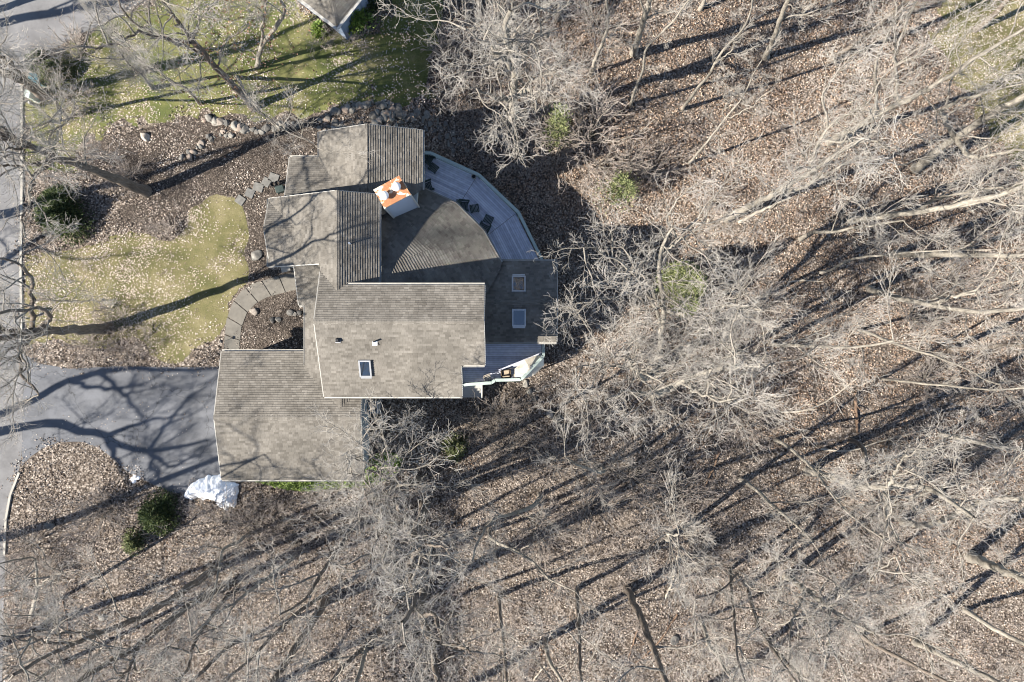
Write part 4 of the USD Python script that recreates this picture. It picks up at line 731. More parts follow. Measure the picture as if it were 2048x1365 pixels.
T('bare_tree', 'dark leaning tree crossing above the straight dark trunk', (660, 1184), [(600, 1222, 6), (545, 1272, 10), (500, 1320, 13)], (), .14, 6, 10, .8)
T('oak_tree', 'dark leaning trunk at bottom left of centre', (798, 1216), [(760, 1260, 4), (722, 1300, 7.5), (670, 1350, 11)], (), .19, 6, 10, .85)
T('oak_tree', 'tall crooked tree with grey limbs south of the garage', (848, 1008), [(835, 1070, 5), (815, 1130, 9), (832, 1187, 12)], [[(835, 1070, 5), (800, 1040, 9), (745, 1080, 12), (740, 1150, 13)], [(815, 1130, 9), (850, 1085, 12), (900, 1100, 14), (930, 1130, 15)], [(835, 1070, 5), (790, 1000, 9), (735, 1020, 12), (728, 980, 13)]], .3, 4, 11, .9)
T('oak_tree', 'crooked oak whose pale boughs reach over the garage roof corner', (840, 958), [(815, 965, 4), (790, 970, 7), (770, 950, 9)], [[(770, 950, 9), (735, 925, 11), (690, 900, 12)], [(790, 970, 7), (775, 930, 10), (760, 905, 11), (730, 860, 12)], [(790, 970, 7), (740, 1000, 10), (715, 975, 11.5)]], .18, 3, 8, .8)
T('oak_tree', 'dark trunked oak at bottom centre with thick stump base', (846, 1186), [(842, 1232, 4), (862, 1278, 7.5), (870, 1340, 11)], [[(842, 1232, 4), (870, 1225, 7), (885, 1290, 11)], [(862, 1278, 7.5), (925, 1295, 10), (945, 1310, 11.5)]], .3, 6, 10, .85)
T('oak_tree', 'big furrowed trunk leaning down at bottom right of centre', (1255, 1182), [(1275, 1225, 3), (1302, 1285, 6.5), (1330, 1362, 11)], (), .28, 8, 9, .85)
T('bare_tree', 'grey tree with radiating crown at lower centre', (1338, 1082), [(1340, 1075, 5), (1336, 1065, 9)], (), .2, 4, 16, .9, FINE, 'bark_pale')
T('bare_tree', 'upright dark stem left of the radiating crown', (1154, 1178), [(1157, 1243, 5), (1160, 1295, 8.5), (1160, 1350, 12)], (), .16, 6, 12, .8)
T('bare_tree', 'dark crooked tree right of the big furrowed trunk', (1496, 1172), [(1508, 1228, 5), (1520, 1262, 8), (1545, 1300, 10)], [[(1496, 1172, -2), (1470, 1140, 7), (1450, 1180, 10), (1390, 1200, 12)]], .17, 6, 10, .85)
T('bare_tree', 'thin crooked tree near bottom between furrowed trunk and right woods', (1462, 1140), [(1465, 1200, 6), (1470, 1250, 9), (1475, 1330, 13)], (), .12, 5, 10, .8)
T('oak_tree', 'thick pale shaggy trunk running right in the lower right woods', (1618, 943), [(1679, 960, 4), (1723, 977, 6.5), (1783, 974, 9), (1840, 968, 11)], [[(1783, 974, 9), (1800, 930, 12), (1812, 900, 14)], [(1783, 974, 9), (1775, 1030, 12), (1772, 1070, 13)]], .3, 5, 10, .9, OAK, 'bark_pale')
T('oak_tree', 'pale crooked trunk rising to the right edge in the lower right woods', (1808, 1046), [(1856, 1054, 4), (1903, 1030, 7.5), (1963, 1006, 10.5), (2020, 990, 13)], (), .24, 6, 11, .9, OAK, 'bark_pale')
T('oak_tree', 'forked grey oak in the lower right woods', (1576, 1155), [(1610, 1180, 4), (1655, 1212, 8)], [[(1655, 1212, 8), (1700, 1180, 11), (1768, 1142, 13), (1790, 1110, 14)], [(1655, 1212, 8), (1660, 1290, 12), (1650, 1340, 13)], [(1610, 1180, 4), (1580, 1250, 9), (1600, 1280, 10)]], .25, 5, 10, .9, OAK, 'bark_pale')
T('bare_tree', 'bright smooth trunk slanting to the bottom right corner', (1834, 1287), [(1890, 1312, 4), (1950, 1342, 7.5), (2010, 1372, 10.5)], (), .24, 8, 10, .9, OAK, 'bark_pale')
T('oak_tree', 'very thick furrowed trunk at the right edge near the bottom', (1946, 1116), [(2000, 1140, 4), (2060, 1162, 8)], (), .36, 8, 9, .9, OAK, 'bark_pale')
T('bare_tree', 'dark stem at bottom below the forked grey oak', (1536, 1287), [(1563, 1315, 3), (1610, 1365, 7.5)], (), .2, 9, 9, .9)
T('bare_tree', 'twisted bare tree near the left edge below the driveway island', (55, 1240), [(75, 1180, 5), (72, 1130, 7), (70, 1110, 8)], [[(75, 1180, 5), (105, 1150, 8), (140, 1145, 9.5)]], .13, 3, 9, .7, OAK, 'bark_pale')
T('bare_tree', 'tall slender tree shading the bottom left corner', (120, 1330), [(90, 1350, 6), (70, 1362, 9)], (), .16, 6, 10, .8, OAK, 'bark_pale')
T('bare_tree', 'grey tree at the left of the north lawn with pale hanging twigs', (130, 235), [(118, 215, 3), (105, 195, 6)], [[(118, 215, 3), (120, 260, 7), (110, 300, 9)]], .13, 4, 9, .75, FINE, 'bark_pale')
T('bare_tree', 'bare tree between the twisted oak and the street at top left', (300, 175), [(285, 150, 5), (262, 135, 8)], [[(285, 150, 5), (320, 130, 8)]], .12, 4, 10, .75, FINE, 'bark_pale')
T('bare_tree', 'bare tree over the south edge of the north lawn near the bed', (395, 205), [(385, 190, 4), (370, 175, 7)], (), .11, 4, 10, .7, FINE, 'bark_pale')
# more of the forest, seen mostly as crowns
for k, (px, py, rr, sc, kd, lb) in enumerate([
    (1110, 40, .2, .95, FINE, 'grey tree at the top edge just right of the mossy trunk'), (960, 20, .2, .9, FINE, 'fine twigged tree at the top edge right of the neighbouring lawn'), (1180, 150, .15, .8, FINE, 'fine twigged tree between mossy trunk and clearing'), (1400, 20, .16, .8, FINE, 'bare tree at the top edge above the clearing'),
    (1660, 120, .2, .9, OAK, 'pale tree near the top edge left of the mossy grass'), (1640, 545, .1, .6, FINE, 'small grey tree under the leaning oaks on the right'), (1600, 480, .15, .85, FINE, 'grey tree above the middle right leaf litter'), (1720, 660, .12, .75, FINE, 'thin tree in the open litter of the right woods'),
    (1900, 700, .2, .9, OAK, 'bare tree at the right edge beside the lower mossy grass'), (1880, 870, .2, .9, OAK, 'bare tree at the right edge above the thick shaggy trunk'), (1700, 880, .17, .85, OAK, 'pale tree beside the brown rotten log'), (1550, 880, .13, .75, FINE, 'grey tree left of the shaggy trunk'), (1480, 960, .16, .85, FINE, 'bare tree above the radiating crown'),
    (1200, 930, .15, .8, FINE, 'grey tree in the thicket below the small deck'), (1080, 990, .16, .85, FINE, 'bare tree in the thicket south of the decks'), (980, 1060, .14, .8, OAK, 'bare tree right of the crooked oak south of the garage'), (1000, 1190, .18, .9, OAK, 'crooked tree at bottom centre right of the stump based oak'), (1090, 1280, .15, .85, OAK, 'grey tree at the bottom edge between two dark stems'),
    (700, 1060, .15, .85, OAK, 'white twigged tree directly south of the garage'), (590, 1110, .14, .8, OAK, 'white twigged tree at lower left beyond the snow'), (510, 1060, .12, .7, FINE, 'fine twigged tree just below the big snow pile'), (730, 1300, .15, .85, OAK, 'bare tree at the bottom edge left of centre'), (460, 1290, .14, .8, OAK, 'bare tree at the bottom edge between dark leaning trunks'),
    (1400, 1240, .16, .85, OAK, 'bare tree right of the big furrowed trunk near the bottom'), (1720, 1270, .16, .85, OAK, 'bare tree at the bottom among the lower right oaks'), (1930, 1220, .18, .9, OAK, 'bare tree at the right edge below the furrowed trunk'), (1950, 60, .2, .9, OAK, 'bare tree on the mossy grass in the top right corner'), (1790, 430, .16, .85, OAK, 'bare tree between the two leaning trunks at right')]):
    d = np.array([px - 1024, py - 682.0]); 
    T('bare_tree', lb, (px, py), [], (), rr, 12 + 4 * ((k * 37) % 10) / 10, 9, sc * .95, kd, 'bark_pale' if kd is FINE or k % 2 else 'bark_dark', WOOD, low=.35)
# trees just outside the frame, whose shadows fall into it
OUT = 'trees just outside the picture'
T('oak_tree', 'oak left of the frame whose forked shadow spreads over the driveway', (-250, 962), [(0, 862, 6, 0), (75, 845, 7.5, 0), (150, 851, 9, 0), (215, 872, 10.5, 0), (285, 908, 12, 0)], [[(285, 908, 12, 0), (330, 850, 13.5, 0), (385, 790, 15, 0), (450, 745, 17, 0)], [(285, 908, 12, 0), (345, 940, 13.5, 0), (395, 905, 15, 0), (450, 868, 16.5, 0)], [(285, 908, 12, 0), (312, 955, 13.5, 0), (345, 1000, 15, 0)], [(215, 872, 10.5, 0), (300, 840, 12.5, 0), (385, 825, 14.5, 0)], [(215, 872, 10.5, 0), (255, 960, 13, 0), (290, 1010, 15, 0)]], .42, 3, 5, .7, cat='tree')
T('oak_tree', 'oak left of the frame whose curved shadow follows the upper driveway edge', (-262, 930), [(0, 830, 6, 0), (70, 800, 8, 0), (130, 762, 10, 0), (190, 742, 11.5, 0), (260, 738, 13.5, 0), (350, 742, 15.5, 0), (440, 738, 17, 0)], [[(130, 762, 10, 0), (210, 780, 12.5, 0), (300, 765, 15, 0)], [(190, 742, 11.5, 0), (260, 800, 14, 0), (300, 860, 16, 0)]], .34, 2, 7, .75)
for px, py, rr in ((-120, 1110, .33), (-220, 120, .4), (-160, 480, .35), (-330, 700, .3), (-90, 1330, .3), (330, 1460, .3), (760, 1480, .3), (1150, 1500, .3), (-60, 40, .25)):
    T('bare_tree', 'bare tree standing just outside the picture', (px, py), [], (), rr, 17, 11, 1.05, OAK, 'bark_dark', 'trees just outside the picture', low=.4)

# ------------------------------------------------------------------ shrubs, evergreens, ivy
def bush_pattern(idx, seed, n=26, h=(1.6, 3.0), tilt=(.15, 1.0), counts=(5, 3), r0=.017, wig=.13):
    rng = np.random.default_rng(seed); stage.CreateClassPrim(f'/World/shrub_pattern_{idx:03d}'); a = rng.uniform(0, 6.28, n); ti = rng.uniform(tilt[0], tilt[1], n); D = np.c_[np.sin(ti) * np.cos(a), np.sin(ti) * np.sin(a), np.cos(ti)]
    S = np.c_[np.cos(a) * .12, np.sin(a) * .12, np.full(n, -.05)]; P0 = grow(S, D, rng.uniform(*h, n), 8, wig, -.01, rng); R0 = r0 * np.linspace(1, .5, 8)[None] * rng.uniform(.7, 1.3, (n, 1))
    S, D, L, r = spawn(P0, R0, counts[0], .25, 1, (.3, .75), (.4, 1.1), rng); P1 = grow(S, D, L, 5, wig * 1.3, .02, rng); R1 = np.maximum(.6 * r[:, None] * np.linspace(1, .6, 5)[None], .008)
    S, D, L, r = spawn(P1, R1, counts[1], .2, 1, (.3, .8), (.15, .5), rng); P2 = grow(S, D, L, 3, wig * 1.3, .02, rng); R2 = np.full((len(P2), 3), .007)
    b = f'/World/shrub_pattern_{idx:03d}'
    usdkit.mesh(stage, b + '/stem', tubes(P0, R0, 5), M['limb'], True); usdkit.mesh(stage, b + '/twig', cat_meshes([tubes(P1, R1, 3), tubes(P2, R2, 3)]), M['fine'], True).GetPrim().SetCustomDataByKey('kind', 'stuff')
    return stage.GetPrimAtPath(b)
BUSH = [bush_pattern(s, 400 + s) for s in range(4)] + [bush_pattern(4, 410, 16, (.8, 1.5), (.1, .9), (5, 4), .01), bush_pattern(5, 411, 20, (.9, 1.7), (.2, 1.2), (5, 4), .01)]
def bush(px, py, s, label, k=0, group=None, sz=1.0):
    p = G(px, py); x = UsdGeom.Xform.Define(stage, numbered('/World/bare_shrub')); x.AddTranslateOp().Set(Gf.Vec3d(*p)); x.AddRotateZOp().Set((px * 7 + py * 3) % 360); x.AddScaleOp().Set(Gf.Vec3f(s, s, s * sz))
    x.GetPrim().GetReferences().AddInternalReference(BUSH[k].GetPath()); x.GetPrim().SetInstanceable(True); return tag(x, label, 'shrub', group)
for k, (px, py, s, lb, kk) in enumerate([
    (1172, 282, 1.9, 'huge fountain shaped bare shrub north east of the deck', 0), (1195, 330, 1.3, 'bare shrub between the fountain shrub and the deck', 1), (1110, 300, 1.3, 'bare shrub left of the fountain shrub', 2), (1040, 300, 1.1, 'bare shrub at the foot of the big mossy tree', 3), (985, 235, 1.2, 'pinkish bare shrub right of the flagstone path', 1), (930, 190, 1.25, 'pinkish bare shrub at the north lawn edge', 0), (900, 120, 1.3, 'pinkish bare shrub beside the sunlit strip of north lawn', 2), (960, 120, 1.3, 'bare shrub behind the lawn edge shrubs, upper one', 3), (1010, 60, 1.4, 'bare shrub near the top edge left of the mossy tree', 0), (1120, 120, 1.4, 'bare shrub in the thicket right of the mossy trunk', 1), (1190, 60, 1.4, 'bare shrub near the top edge in the northern thicket', 2), (1100, 200, 1.3, 'bare shrub above the yellow green conifer', 3), (1170, 215, 1.2, 'bare shrub on the left edge of the clearing', 0),
    (1300, 345, 1.1, 'bare shrub below the clearing', 3), (1420, 400, 1.1, 'dark bare shrub at the foot of the leaning oak', 5), (1250, 330, 1.2, 'bare shrub right of the fountain shrub', 1),
    (1000, 830, 1.1, 'bare shrub under the small deck railing', 2), (950, 850, 1.0, 'reddish bare shrub below the main roof corner', 1), (1040, 850, 1.1, 'bare shrub beside the boulders below the small deck', 0), (990, 755, .55, 'thorny young shrub poking up over the small deck', 4), (955, 752, .5, 'thin twiggy shrub at the stairs of the small deck', 4),
    (1010, 900, 1.2, 'bare shrub in the thicket south of the boulders', 3), (1100, 930, 1.3, 'grey thicket shrub south east of the small deck', 0), (1260, 950, 1.5, 'large grey shrub in the lower centre thicket', 1), (1180, 1010, 1.4, 'grey shrub left of the radiating crown', 2), (1330, 1000, 1.5, 'grey shrub above the radiating crown', 3), (1070, 1060, 1.3, 'grey shrub at lower centre', 0), (1400, 1120, 1.3, 'grey shrub right of the radiating crown', 1),
    (500, 1045, 1.0, 'bare shrub right of the big snow pile', 2), (560, 1030, .9, 'bare shrub below the ivy strip', 3), (630, 1035, .9, 'bare shrub below the right end of the ivy strip', 0), (450, 1050, 1.2, 'bare shrub directly below the big snow pile', 1), (520, 1070, 1.2, 'bare shrub in the lower left thicket', 2), (590, 1075, 1.1, 'grey shrub in the lower left thicket beside the white tree', 3), (400, 1010, .8, 'small bare shrub between snow pile and dark evergreen', 4),
    (205, 1010, .9, 'tan bare shrub on the driveway island', 5), (210, 1020, 1.1, 'taller bare shrub on the driveway island', 0), (60, 1090, 1.0, 'dark bare shrub near the left edge of the island', 1), (90, 1140, 1.0, 'bare shrub beside the twisted left edge tree', 5),
    (240, 650, .9, 'low bare shrub at the foot of the driveway oak, right side', 5), (195, 680, .9, 'low bare shrub at the foot of the driveway oak, lower side', 4), (180, 700, .9, 'bare shrub along the driveway edge left end', 5), (250, 700, .9, 'bare shrub along the driveway edge right end', 4), (225, 630, .9, 'dark leafless shrub above the foot of the driveway oak', 5), (300, 680, .8, 'low shrub on the leafy corner beside driveway', 4),
    (260, 345, .9, 'tan bare shrub in the mulched bed beside the leaning oak', 5), (245, 360, .8, 'low shrub against the leaning oak trunk', 4), (160, 120, 1.1, 'bare shrub behind the utility boxes', 0), (130, 200, 1.1, 'dark tangled shrub right of the pale pedestal', 1), (170, 210, 1.0, 'bare shrub on the left of the north lawn', 5), (700, 85, .9, 'bare shrub below the neighbouring house corner', 5), (640, 90, .9, 'pinkish low shrub left of the neighbouring house corner', 4), (330, 470, .8, 'dark low shrub at the lobe of the mulched bed', 5),
    (1480, 560, 1.1, 'bare shrub right of the bright conifer', 2), (1520, 620, 1.2, 'grey shrub in the middle woods', 3), (1480, 830, 1.2, 'grey shrub under the forked oak crown', 0), (1180, 830, 1.1, 'bare shrub right of the boulder group', 1), (1820, 640, 1.2, 'pinkish shrub in the right woods', 2), (1900, 560, 1.2, 'pinkish shrub at the right edge', 3), (1850, 760, 1.1, 'grey shrub right of the slender white stem', 0), (1780, 880, 1.1, 'grey shrub above the shaggy trunk', 1), (1930, 900, 1.2, 'grey shrub at the right edge of the lower woods', 2), (1720, 1060, 1.1, 'grey shrub in the lower right woods', 3)]):
    bush(px, py, s, lb, kk)
def needles(n, shape, seed, size=(.10, .22)):
    """n pointed sprays through a crown volume; shape(u) -> points on 0..1"""
    rng = np.random.default_rng(seed); P, D = shape(n, rng); L = rng.uniform(*size, n)[:, None]; D = D + rng.normal(size=(n, 3)) * .45; D /= np.linalg.norm(D, axis=1, keepdims=True); s = np.cross(D, rng.normal(size=(n, 3))); s /= np.linalg.norm(s, axis=1, keepdims=True)
    w = L * .22; a, b, c, d = P - s * w * .4, P + D * L * .5 - s * w, P + D * L, P + D * L * .5 + s * w
    v = np.stack([a, b, c, d], 1).reshape(-1, 3); k = np.arange(n)[:, None] * 4; return v, np.vstack([k + [[0, 1, 2]], k + [[0, 2, 3]]])
def conifer_shape(r, h, lobes=9, seed=0, bottom=.05):
    rg = np.random.default_rng(seed + 77); la = rg.uniform(0, 6.28, lobes); lz = rg.uniform(.05, .75, lobes); lr = rg.uniform(.35, 1.1, lobes)
    def f(n, rng):
        k = rng.integers(0, lobes, n); z = np.clip(lz[k] + rng.normal(size=n) * .12, 0, 1); rad = r * lr[k] * (1 - z ** 1.3) ** .7; t = np.sqrt(rng.uniform(.03, 1, n)); a = la[k] + rng.normal(size=n) * .42
        fill = rng.random(n) < .35; a = np.where(fill, rng.uniform(0, 6.28, n), a); rad = np.where(fill, rad * .7, rad)
        P = np.c_[np.cos(a) * rad * t, np.sin(a) * rad * t, bottom * h + z * h * .95 - .12 * rad * t]; D = np.c_[np.cos(a), np.sin(a), np.full(n, .45)]; return P, D
    return f
def evergreen(name, px, py, r, h, n, label, m='conifer', seed=0, squash=1.0, rz=0.0, size=(.10, .22)):
    p = G(px, py); t = thing(name, label, 'evergreen', p, rz); v, f = needles(n, conifer_shape(r, h, 11, seed), seed, size); v[:, 1] *= squash; obj('crown', (v, f), M[m], t, kind='stuff')
    rng = np.random.default_rng(seed); S = np.tile([[0, 0, -.1]], (9, 1)); a = rng.uniform(0, 6.28, 9); D = np.c_[np.cos(a) * .8, np.sin(a) * .8 * squash, np.ones(9)]; P = grow(S, D / np.linalg.norm(D, axis=1, keepdims=True), np.full(9, h * .8), 6, .12, .05, rng); obj('trunk', tubes(P, np.tile(np.linspace(.05, .012, 6), (9, 1)), 6), M['bark_dark'], t)
evergreen('spreading_yew', 138, 432, 2.35, 2.0, 15000, 'large dark green spreading yew by the street', 'conifer', 1, .95)
evergreen('yew_shrub', 115, 152, 1.2, 1.5, 5500, 'green yew behind the dark teal transformer box', 'conifer_light', 2); evergreen('yew_shrub', 88, 128, 1.1, 1.4, 5000, 'darker yew above the transformer box', 'conifer', 3)
evergreen('conifer', 1352, 572, 1.8, 6.0, 15000, 'bright green conifer beside the white limbed oak', 'conifer_light', 4, 1.0); evergreen('conifer', 1358, 615, 1.2, 4.5, 6500, 'lower green conifer touching the bright one', 'conifer_light', 5)
evergreen('conifer', 1240, 390, 2.1, 3.6, 2300, 'sparse yellow green conifer right of the deck', 'conifer_light', 6); evergreen('conifer', 1112, 268, 1.7, 5.0, 2200, 'sparse yellow green conifer below the mossy tree', 'conifer_light', 7)
evergreen('yew_shrub', 322, 1025, 1.6, 1.7, 5500, 'dark green evergreen left of the big snow pile', 'conifer', 8); evergreen('yew_shrub', 278, 1080, 1.1, 1.2, 2600, 'yellow green evergreen below the dark one', 'conifer_light', 9)
evergreen('yew_shrub', 912, 893, 1.3, 1.5, 3600, 'green evergreen below the main roof south eave', 'conifer_light', 10); evergreen('rhododendron', 718, 47, 1.2, 1.9, 2600, 'broad leaved evergreen beside the neighbouring house wall', 'ivy', 11, 1, 0, (.16, .30)); evergreen('rhododendron', 640, 62, .8, 1.0, 1300, 'low green shrub left of the neighbouring house corner', 'ivy', 12, 1, 0, (.12, .24)); evergreen('rhododendron', 752, 12, 1.3, 2.0, 2200, 'dark evergreen in the shade of the neighbouring house', 'conifer', 13)
def leaf_quads(n, rng, size=(.07, .14), area=1.0, tilt=.7, zr=.05):
    P = np.c_[rng.uniform(-area / 2, area / 2, (n, 2)), rng.uniform(.004, zr, n)]; a = rng.uniform(0, 6.28, n); L = rng.uniform(*size, n)[:, None]
    N = np.c_[rng.normal(size=(n, 2)) * tilt * .6, np.ones(n)]; N /= np.linalg.norm(N, axis=1, keepdims=True); d = np.c_[np.cos(a), np.sin(a), np.zeros(n)]; d -= (d * N).sum(1, keepdims=True) * N; d /= np.linalg.norm(d, axis=1, keepdims=True); s = np.cross(N, d); cu = rng.uniform(-.1, .3, n)[:, None] * L
    v = np.stack([P - d * L * .5, P + s * L * .3 + N * cu, P + d * L * .5, P - s * L * .3 + N * cu], 1).reshape(-1, 3); k = np.arange(n)[:, None] * 4
    return v, np.vstack([k + [[0, 1, 2]], k + [[0, 2, 3]]])
def scatter(name, protos, pts, yaw, sc, label, which=None):
    pi = UsdGeom.PointInstancer.Define(stage, numbered('/World/' + name)); rng = np.random.default_rng(3); rel = []
    for k, (mesh, m) in enumerate(protos): rel.append(toned(usdkit.mesh(stage, str(pi.GetPath()) + f'/patch_{k:03d}', mesh, m)).GetPath())
    pi.CreatePrototypesRel().SetTargets(rel); n = len(pts); pi.CreateProtoIndicesAttr(Vt.IntArray.FromNumpy((rng.integers(0, len(protos), n) if which is None else which).astype(np.int32)))
    pi.CreatePositionsAttr(Vt.Vec3fArray.FromNumpy(np.asarray(pts, np.float32)))
    pi.CreateOrientationsAttr(Vt.QuathArray([Gf.Quath(float(math.cos(a / 2)), 0, 0, float(math.sin(a / 2))) for a in yaw]))
    pi.CreateScalesAttr(Vt.Vec3fArray.FromNumpy(np.repeat(np.asarray(sc, np.float32)[:, None], 3, 1))); return tag(pi, label, kind='stuff')
# ivy along the garage
rng = np.random.default_rng(21); ivy_poly = pxpoly([(515, 962), (560, 975), (610, 982), (655, 978), (700, 975), (735, 972), (765, 965), (795, 945), (805, 918), (790, 905), (760, 905), (735, 915), (728, 955), (640, 955), (540, 955)])
x0, y0, x1, y1 = ivy_poly.bounds; P = rng.uniform([x0, y0], [x1, y1], (14000, 2)); pr = prep(ivy_poly); P = np.array([p for p in P if pr.contains(Point(p))])
v, f = leaf_quads(len(P), rng, (.10, .19), 1, 1.0, .35); c = np.repeat(np.c_[P, gz(P[:, 0], P[:, 1])], 4, 0); ctr = v.reshape(-1, 4, 3).mean(1); v = v - np.repeat(np.c_[ctr[:, :2], ctr[:, 2] * 0], 4, 0) + c
obj('ivy', (v, f), M['ivy'], kind='stuff', label='bright green ivy along the south side of the garage')
# fallen leaves and ground brush
house_poly = Polygon([(-18, -8.6), (-9, -8.6), (-9, -3.3), (-2.95, -3.3), (-2.9, -1.4), (-1.5, -1.4), (-1.5, -.1), (2.8, -.1), (2.8, 5), (-.7, 5), (-3.5, 8.7), (-5.6, 12.9), (-11.9, 12.9), (-13.8, 11.4), (-14.8, 8.6), (-14.75, 4.5), (-13, 2.2), (-12.7, -.6), (-18, -.6)])
deck_poly = Polygon([W(*p, ZD)[:2] for p in [(800, 306), (862, 306), (958, 350), (1037, 425), (1090, 525), (1000, 530), (840, 430)]]).union(Polygon([W(*p, ZD)[:2] for p in [(925, 680), (1090, 680), (1090, 715), (1043, 762), (925, 800)]]))
hard = road_poly.union(drive_poly).union(walk_poly).union(house_poly).union(deck_poly); noleaf = prep(hard.buffer(-.05)); p_lawn, p_north, p_bed, p_drive, p_east = prep(lawn_poly), prep(north_poly), prep(bed_poly.union(bed2_poly)), prep(drive_poly.union(walk_poly).union(road_poly)), prep(east_poly)
rng = np.random.default_rng(31); dense, light, lone, beds = [], [], [], []
hard_in = prep(road_poly.union(drive_poly).union(walk_poly).buffer(-.6))
thick = lambda x, y: .5 + .5 * math.sin(x * .7 + 1.7 * math.sin(y * .55)) * math.cos(y * .8 + .9 * math.sin(x * .4))
for x in np.arange(-38, 39, .8):
    for y in np.arange(-26, 26.5, .8):
        a, b = x + rng.uniform(-.4, .4), y + rng.uniform(-.4, .4); pt = Point(a, b)
        if p_drive.contains(pt):
            if rng.random() < (.75 if hard_in.contains(pt) is False else .2): lone.append((a, b))
            continue
        if noleaf.contains(pt): continue
        if p_lawn.contains(pt):
            u = thick(a * 1.3, b * 1.3) + .4 * (1 if a < -21 else 0); (light if u > .55 else lone).append((a, b))
            if a < -24 and rng.random() < .5: light.append((a + .3, b + .2))
        elif p_north.contains(pt):
            u = thick(a, b) + (.3 if b < 16 else 0); (light if u > .5 else lone).append((a, b))
        elif p_east.contains(pt): light.append((a, b))
        elif p_bed.contains(pt):
            beds.append((a, b))
            if rng.random() < (.8 if a < -17 else .35) * thick(a, b): light.append((a + .3, b - .3))
        elif rng.random() < .55 + .45 * thick(a * .9 + 4, b * .9) + (.2 if b > 5 else 0): dense.append((a, b))
dry = M['leaf']; M['leafpale'] = island('pale_leaves', [(0, (.17, .125, .095)), (.4, (.40, .325, .265)), (1, (.74, .66, .58))], .8, .2, .1, 9.0, .1)
M['leafbed'] = island('bed_leaves', [(0, (.05, .04, .033)), (.5, (.13, .105, .088)), (.85, (.24, .20, .17)), (1, (.50, .43, .37))], .8, .2, .15, 9.0, .1)
M['leafred'] = island('russet_leaves', [(0, (.065, .042, .03)), (.35, (.20, .132, .09)), (.7, (.37, .265, .19)), (1, (.64, .52, .41))], .8, .2, .15, 9.0, .15)
protos = [(leaf_quads(72, rng, (.075, .15), 1.25, .9, .07), dry) for _ in range(6)] + [(leaf_quads(46, rng, (.07, .13), 1.25, .3, .018), M['leafpale']) for _ in range(5)] + [(leaf_quads(4, rng, (.07, .11), .8, .3, .015), M['leafpale']) for _ in range(4)] + [(leaf_quads(72, rng, (.075, .15), 1.25, .9, .07), M['leafred']) for _ in range(6)] + [(leaf_quads(60, rng, (.04, .10), 1.2, .8, .04), M['leafbed']) for _ in range(4)]
allp = np.array(dense + light + lone + beds); wd = np.array([rng.integers(0, 6) + (15 if rng.random() < np.clip(.15 + .04 * (a - 2) + .05 * b + .35 * (thick(a * .4, b * .4) - .5), .02, .95) else 0) for a, b in dense])
which = np.r_[wd, rng.integers(6, 11, len(light)), rng.integers(11, 15, len(lone)), rng.integers(21, 25, len(beds))]
scatter('fallen_leaves', protos, np.c_[allp, gz(allp[:, 0], allp[:, 1]) + .012], rng.uniform(0, 6.28, len(allp)), rng.uniform(.85, 1.15, len(allp)), 'dry tan leaves lying over ground and lawns', which)
brush = [p for p in dense if p[0] > -3 or p[1] < -10]; rng.shuffle(brush := np.array(brush))
def brush_mesh(seed):
    r_ = np.random.default_rng(seed); n = 7; a = r_.uniform(0, 6.28, n); ti = r_.uniform(.2, 1.2, n); D = np.c_[np.sin(ti) * np.cos(a), np.sin(ti) * np.sin(a), np.cos(ti)]; S = np.c_[r_.normal(size=(n, 2)) * .25, np.zeros(n)]
    P0 = grow(S, D, r_.uniform(.5, 1.5, n), 6, .16, 0, r_); R0 = np.tile(np.linspace(.009, .005, 6), (n, 1)); S, D, L, r = spawn(P0, R0, 5, .25, 1, (.3, .8), (.2, .6), r_); P1 = grow(S, D, L, 4, .2, 0, r_); return cat_meshes([tubes(P0, R0, 3), tubes(P1, np.full((len(P1), 4), .005), 3)])
brush = np.array(sorted(brush.tolist(), key=lambda p: rng.random() + (0 if p[1] < -9 else .35)))
bp = brush[:1100]; scatter('undergrowth', [(brush_mesh(500 + k), M['fine']) for k in range(6)], np.c_[bp, gz(bp[:, 0], bp[:, 1])], rng.uniform(0, 6.28, len(bp)), rng.uniform(.6, 1.4, len(bp)), 'thin bare undergrowth over the woodland floor')
# brown leaves still clinging to the twisted oak
n = 900; rng = np.random.default_rng(41); c = [W(470, 60, 9), W(420, 150, 7), W(540, 110, 7), W(390, 60, 10), W(500, 20, 11), W(440, 200, 6)]
k = rng.integers(0, len(c), n); P = np.array(c)[k] + rng.normal(size=(n, 3)) * [1.3, 1.3, .9]; v, f = leaf_quads(n, rng, (.10, .18), 1, 2.5, .05); ctr = v.reshape(-1, 4, 3).mean(1); v = v - np.repeat(ctr, 4, 0) + np.repeat(P, 4, 0)
oak4 = stage.GetPrimAtPath('/World/oak_tree_002'); lb = np.array(oak4.GetAttribute('xformOp:translate').Get()); obj('clinging_leaves', (v - lb, f), M['leafbrown'], oak4, kind='stuff')
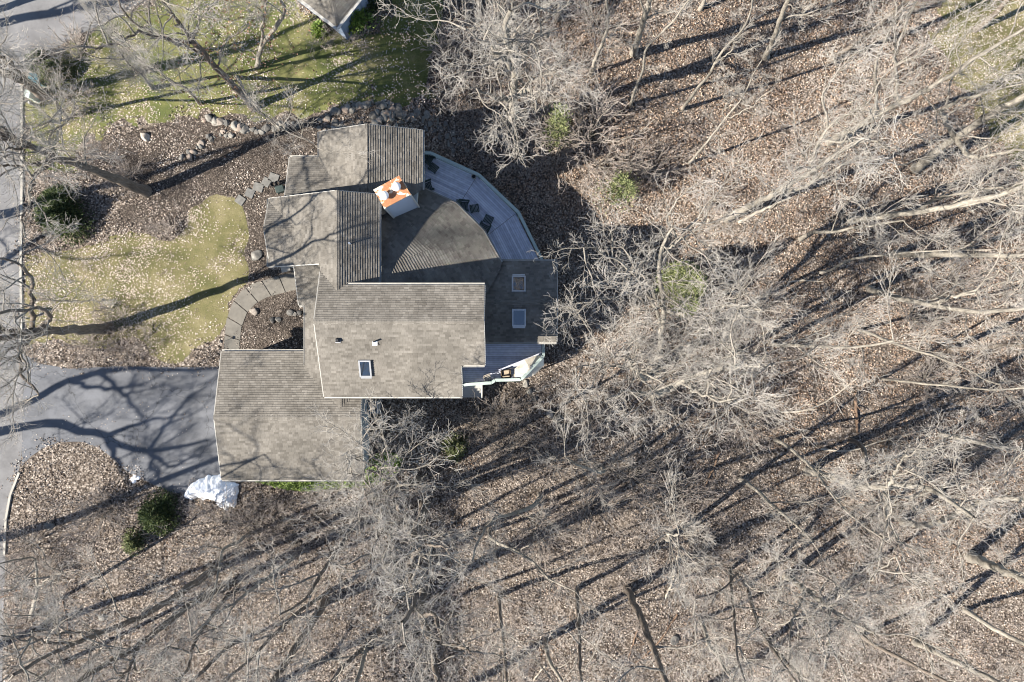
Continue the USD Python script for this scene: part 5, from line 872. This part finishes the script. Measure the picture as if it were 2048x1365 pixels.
# fallen logs and boughs
def log(pts, r, label, m='barelog'):
    P = resample([G(*p, r * .8) for p in pts], 12); rng2 = np.random.default_rng(int(pts[0][0])); P += rng2.normal(size=P.shape) * r * .3; P -= 0; b = P[0].copy()
    t = thing('fallen_log', label, 'log', b); R = r * np.linspace(1, .6, 12); v, f = tubes((P - b)[None], R[None], 8); obj('stem', (v + rng2.normal(size=v.shape) * r * .06, f), M[m], t, smooth=True)
    n = 3; S = (P - b)[[3, 6, 9]]; D = rng2.normal(size=(n, 3)); D[:, 2] = np.abs(D[:, 2]) * .5; D /= np.linalg.norm(D, axis=1, keepdims=True); obj('broken_branch', tubes(grow(S, D, np.full(n, .9), 5, .2, 0, rng2), np.tile(np.linspace(r * .4, r * .15, 5), (n, 1)), 5), M[m], t)
log([(1709, 786), (1711, 825), (1713, 866)], .13, 'brown rotten log lying upright in the right woods', 'rotten'); log([(1562, 824), (1612, 822), (1650, 806), (1690, 775), (1714, 757)], .07, 'long pale fallen bough above the rotten log'); log([(1640, 898), (1700, 905), (1750, 885), (1790, 875), (1850, 860)], .07, 'long pale fallen bough below the rotten log')
log([(1576, 564), (1610, 561), (1645, 564)], .06, 'short white fallen stick in the upper right litter'); log([(1475, 447), (1530, 418), (1580, 395)], .13, 'pale log lying beside the leaning oak root'); log([(1440, 900), (1425, 940), (1408, 975)], .08, 'brown broken bough right of the lower centre thicket', 'rotten')
log([(1275, 1258), (1262, 1300), (1258, 1315)], .07, 'short brown log left of the furrowed trunk', 'rotten'); log([(1355, 1228), (1315, 1290), (1268, 1328)], .07, 'brown log crossing beneath the furrowed trunk', 'rotten'); log([(1358, 1100), (1345, 1160), (1330, 1198)], .1, 'thick pale log above the furrowed trunk'); log([(125, 1195), (135, 1240), (140, 1280)], .06, 'thin dark fallen bough at lower left', 'rotten'); log([(80, 1350), (60, 1365)], .05, 'pale stick in the bottom left corner'); log([(1090, 1330), (1065, 1362)], .08, 'pale log at the bottom edge'); log([(0, 1195), (40, 1180), (62, 1172)], .07, 'dark bough at the left edge below the curb', 'rotten')
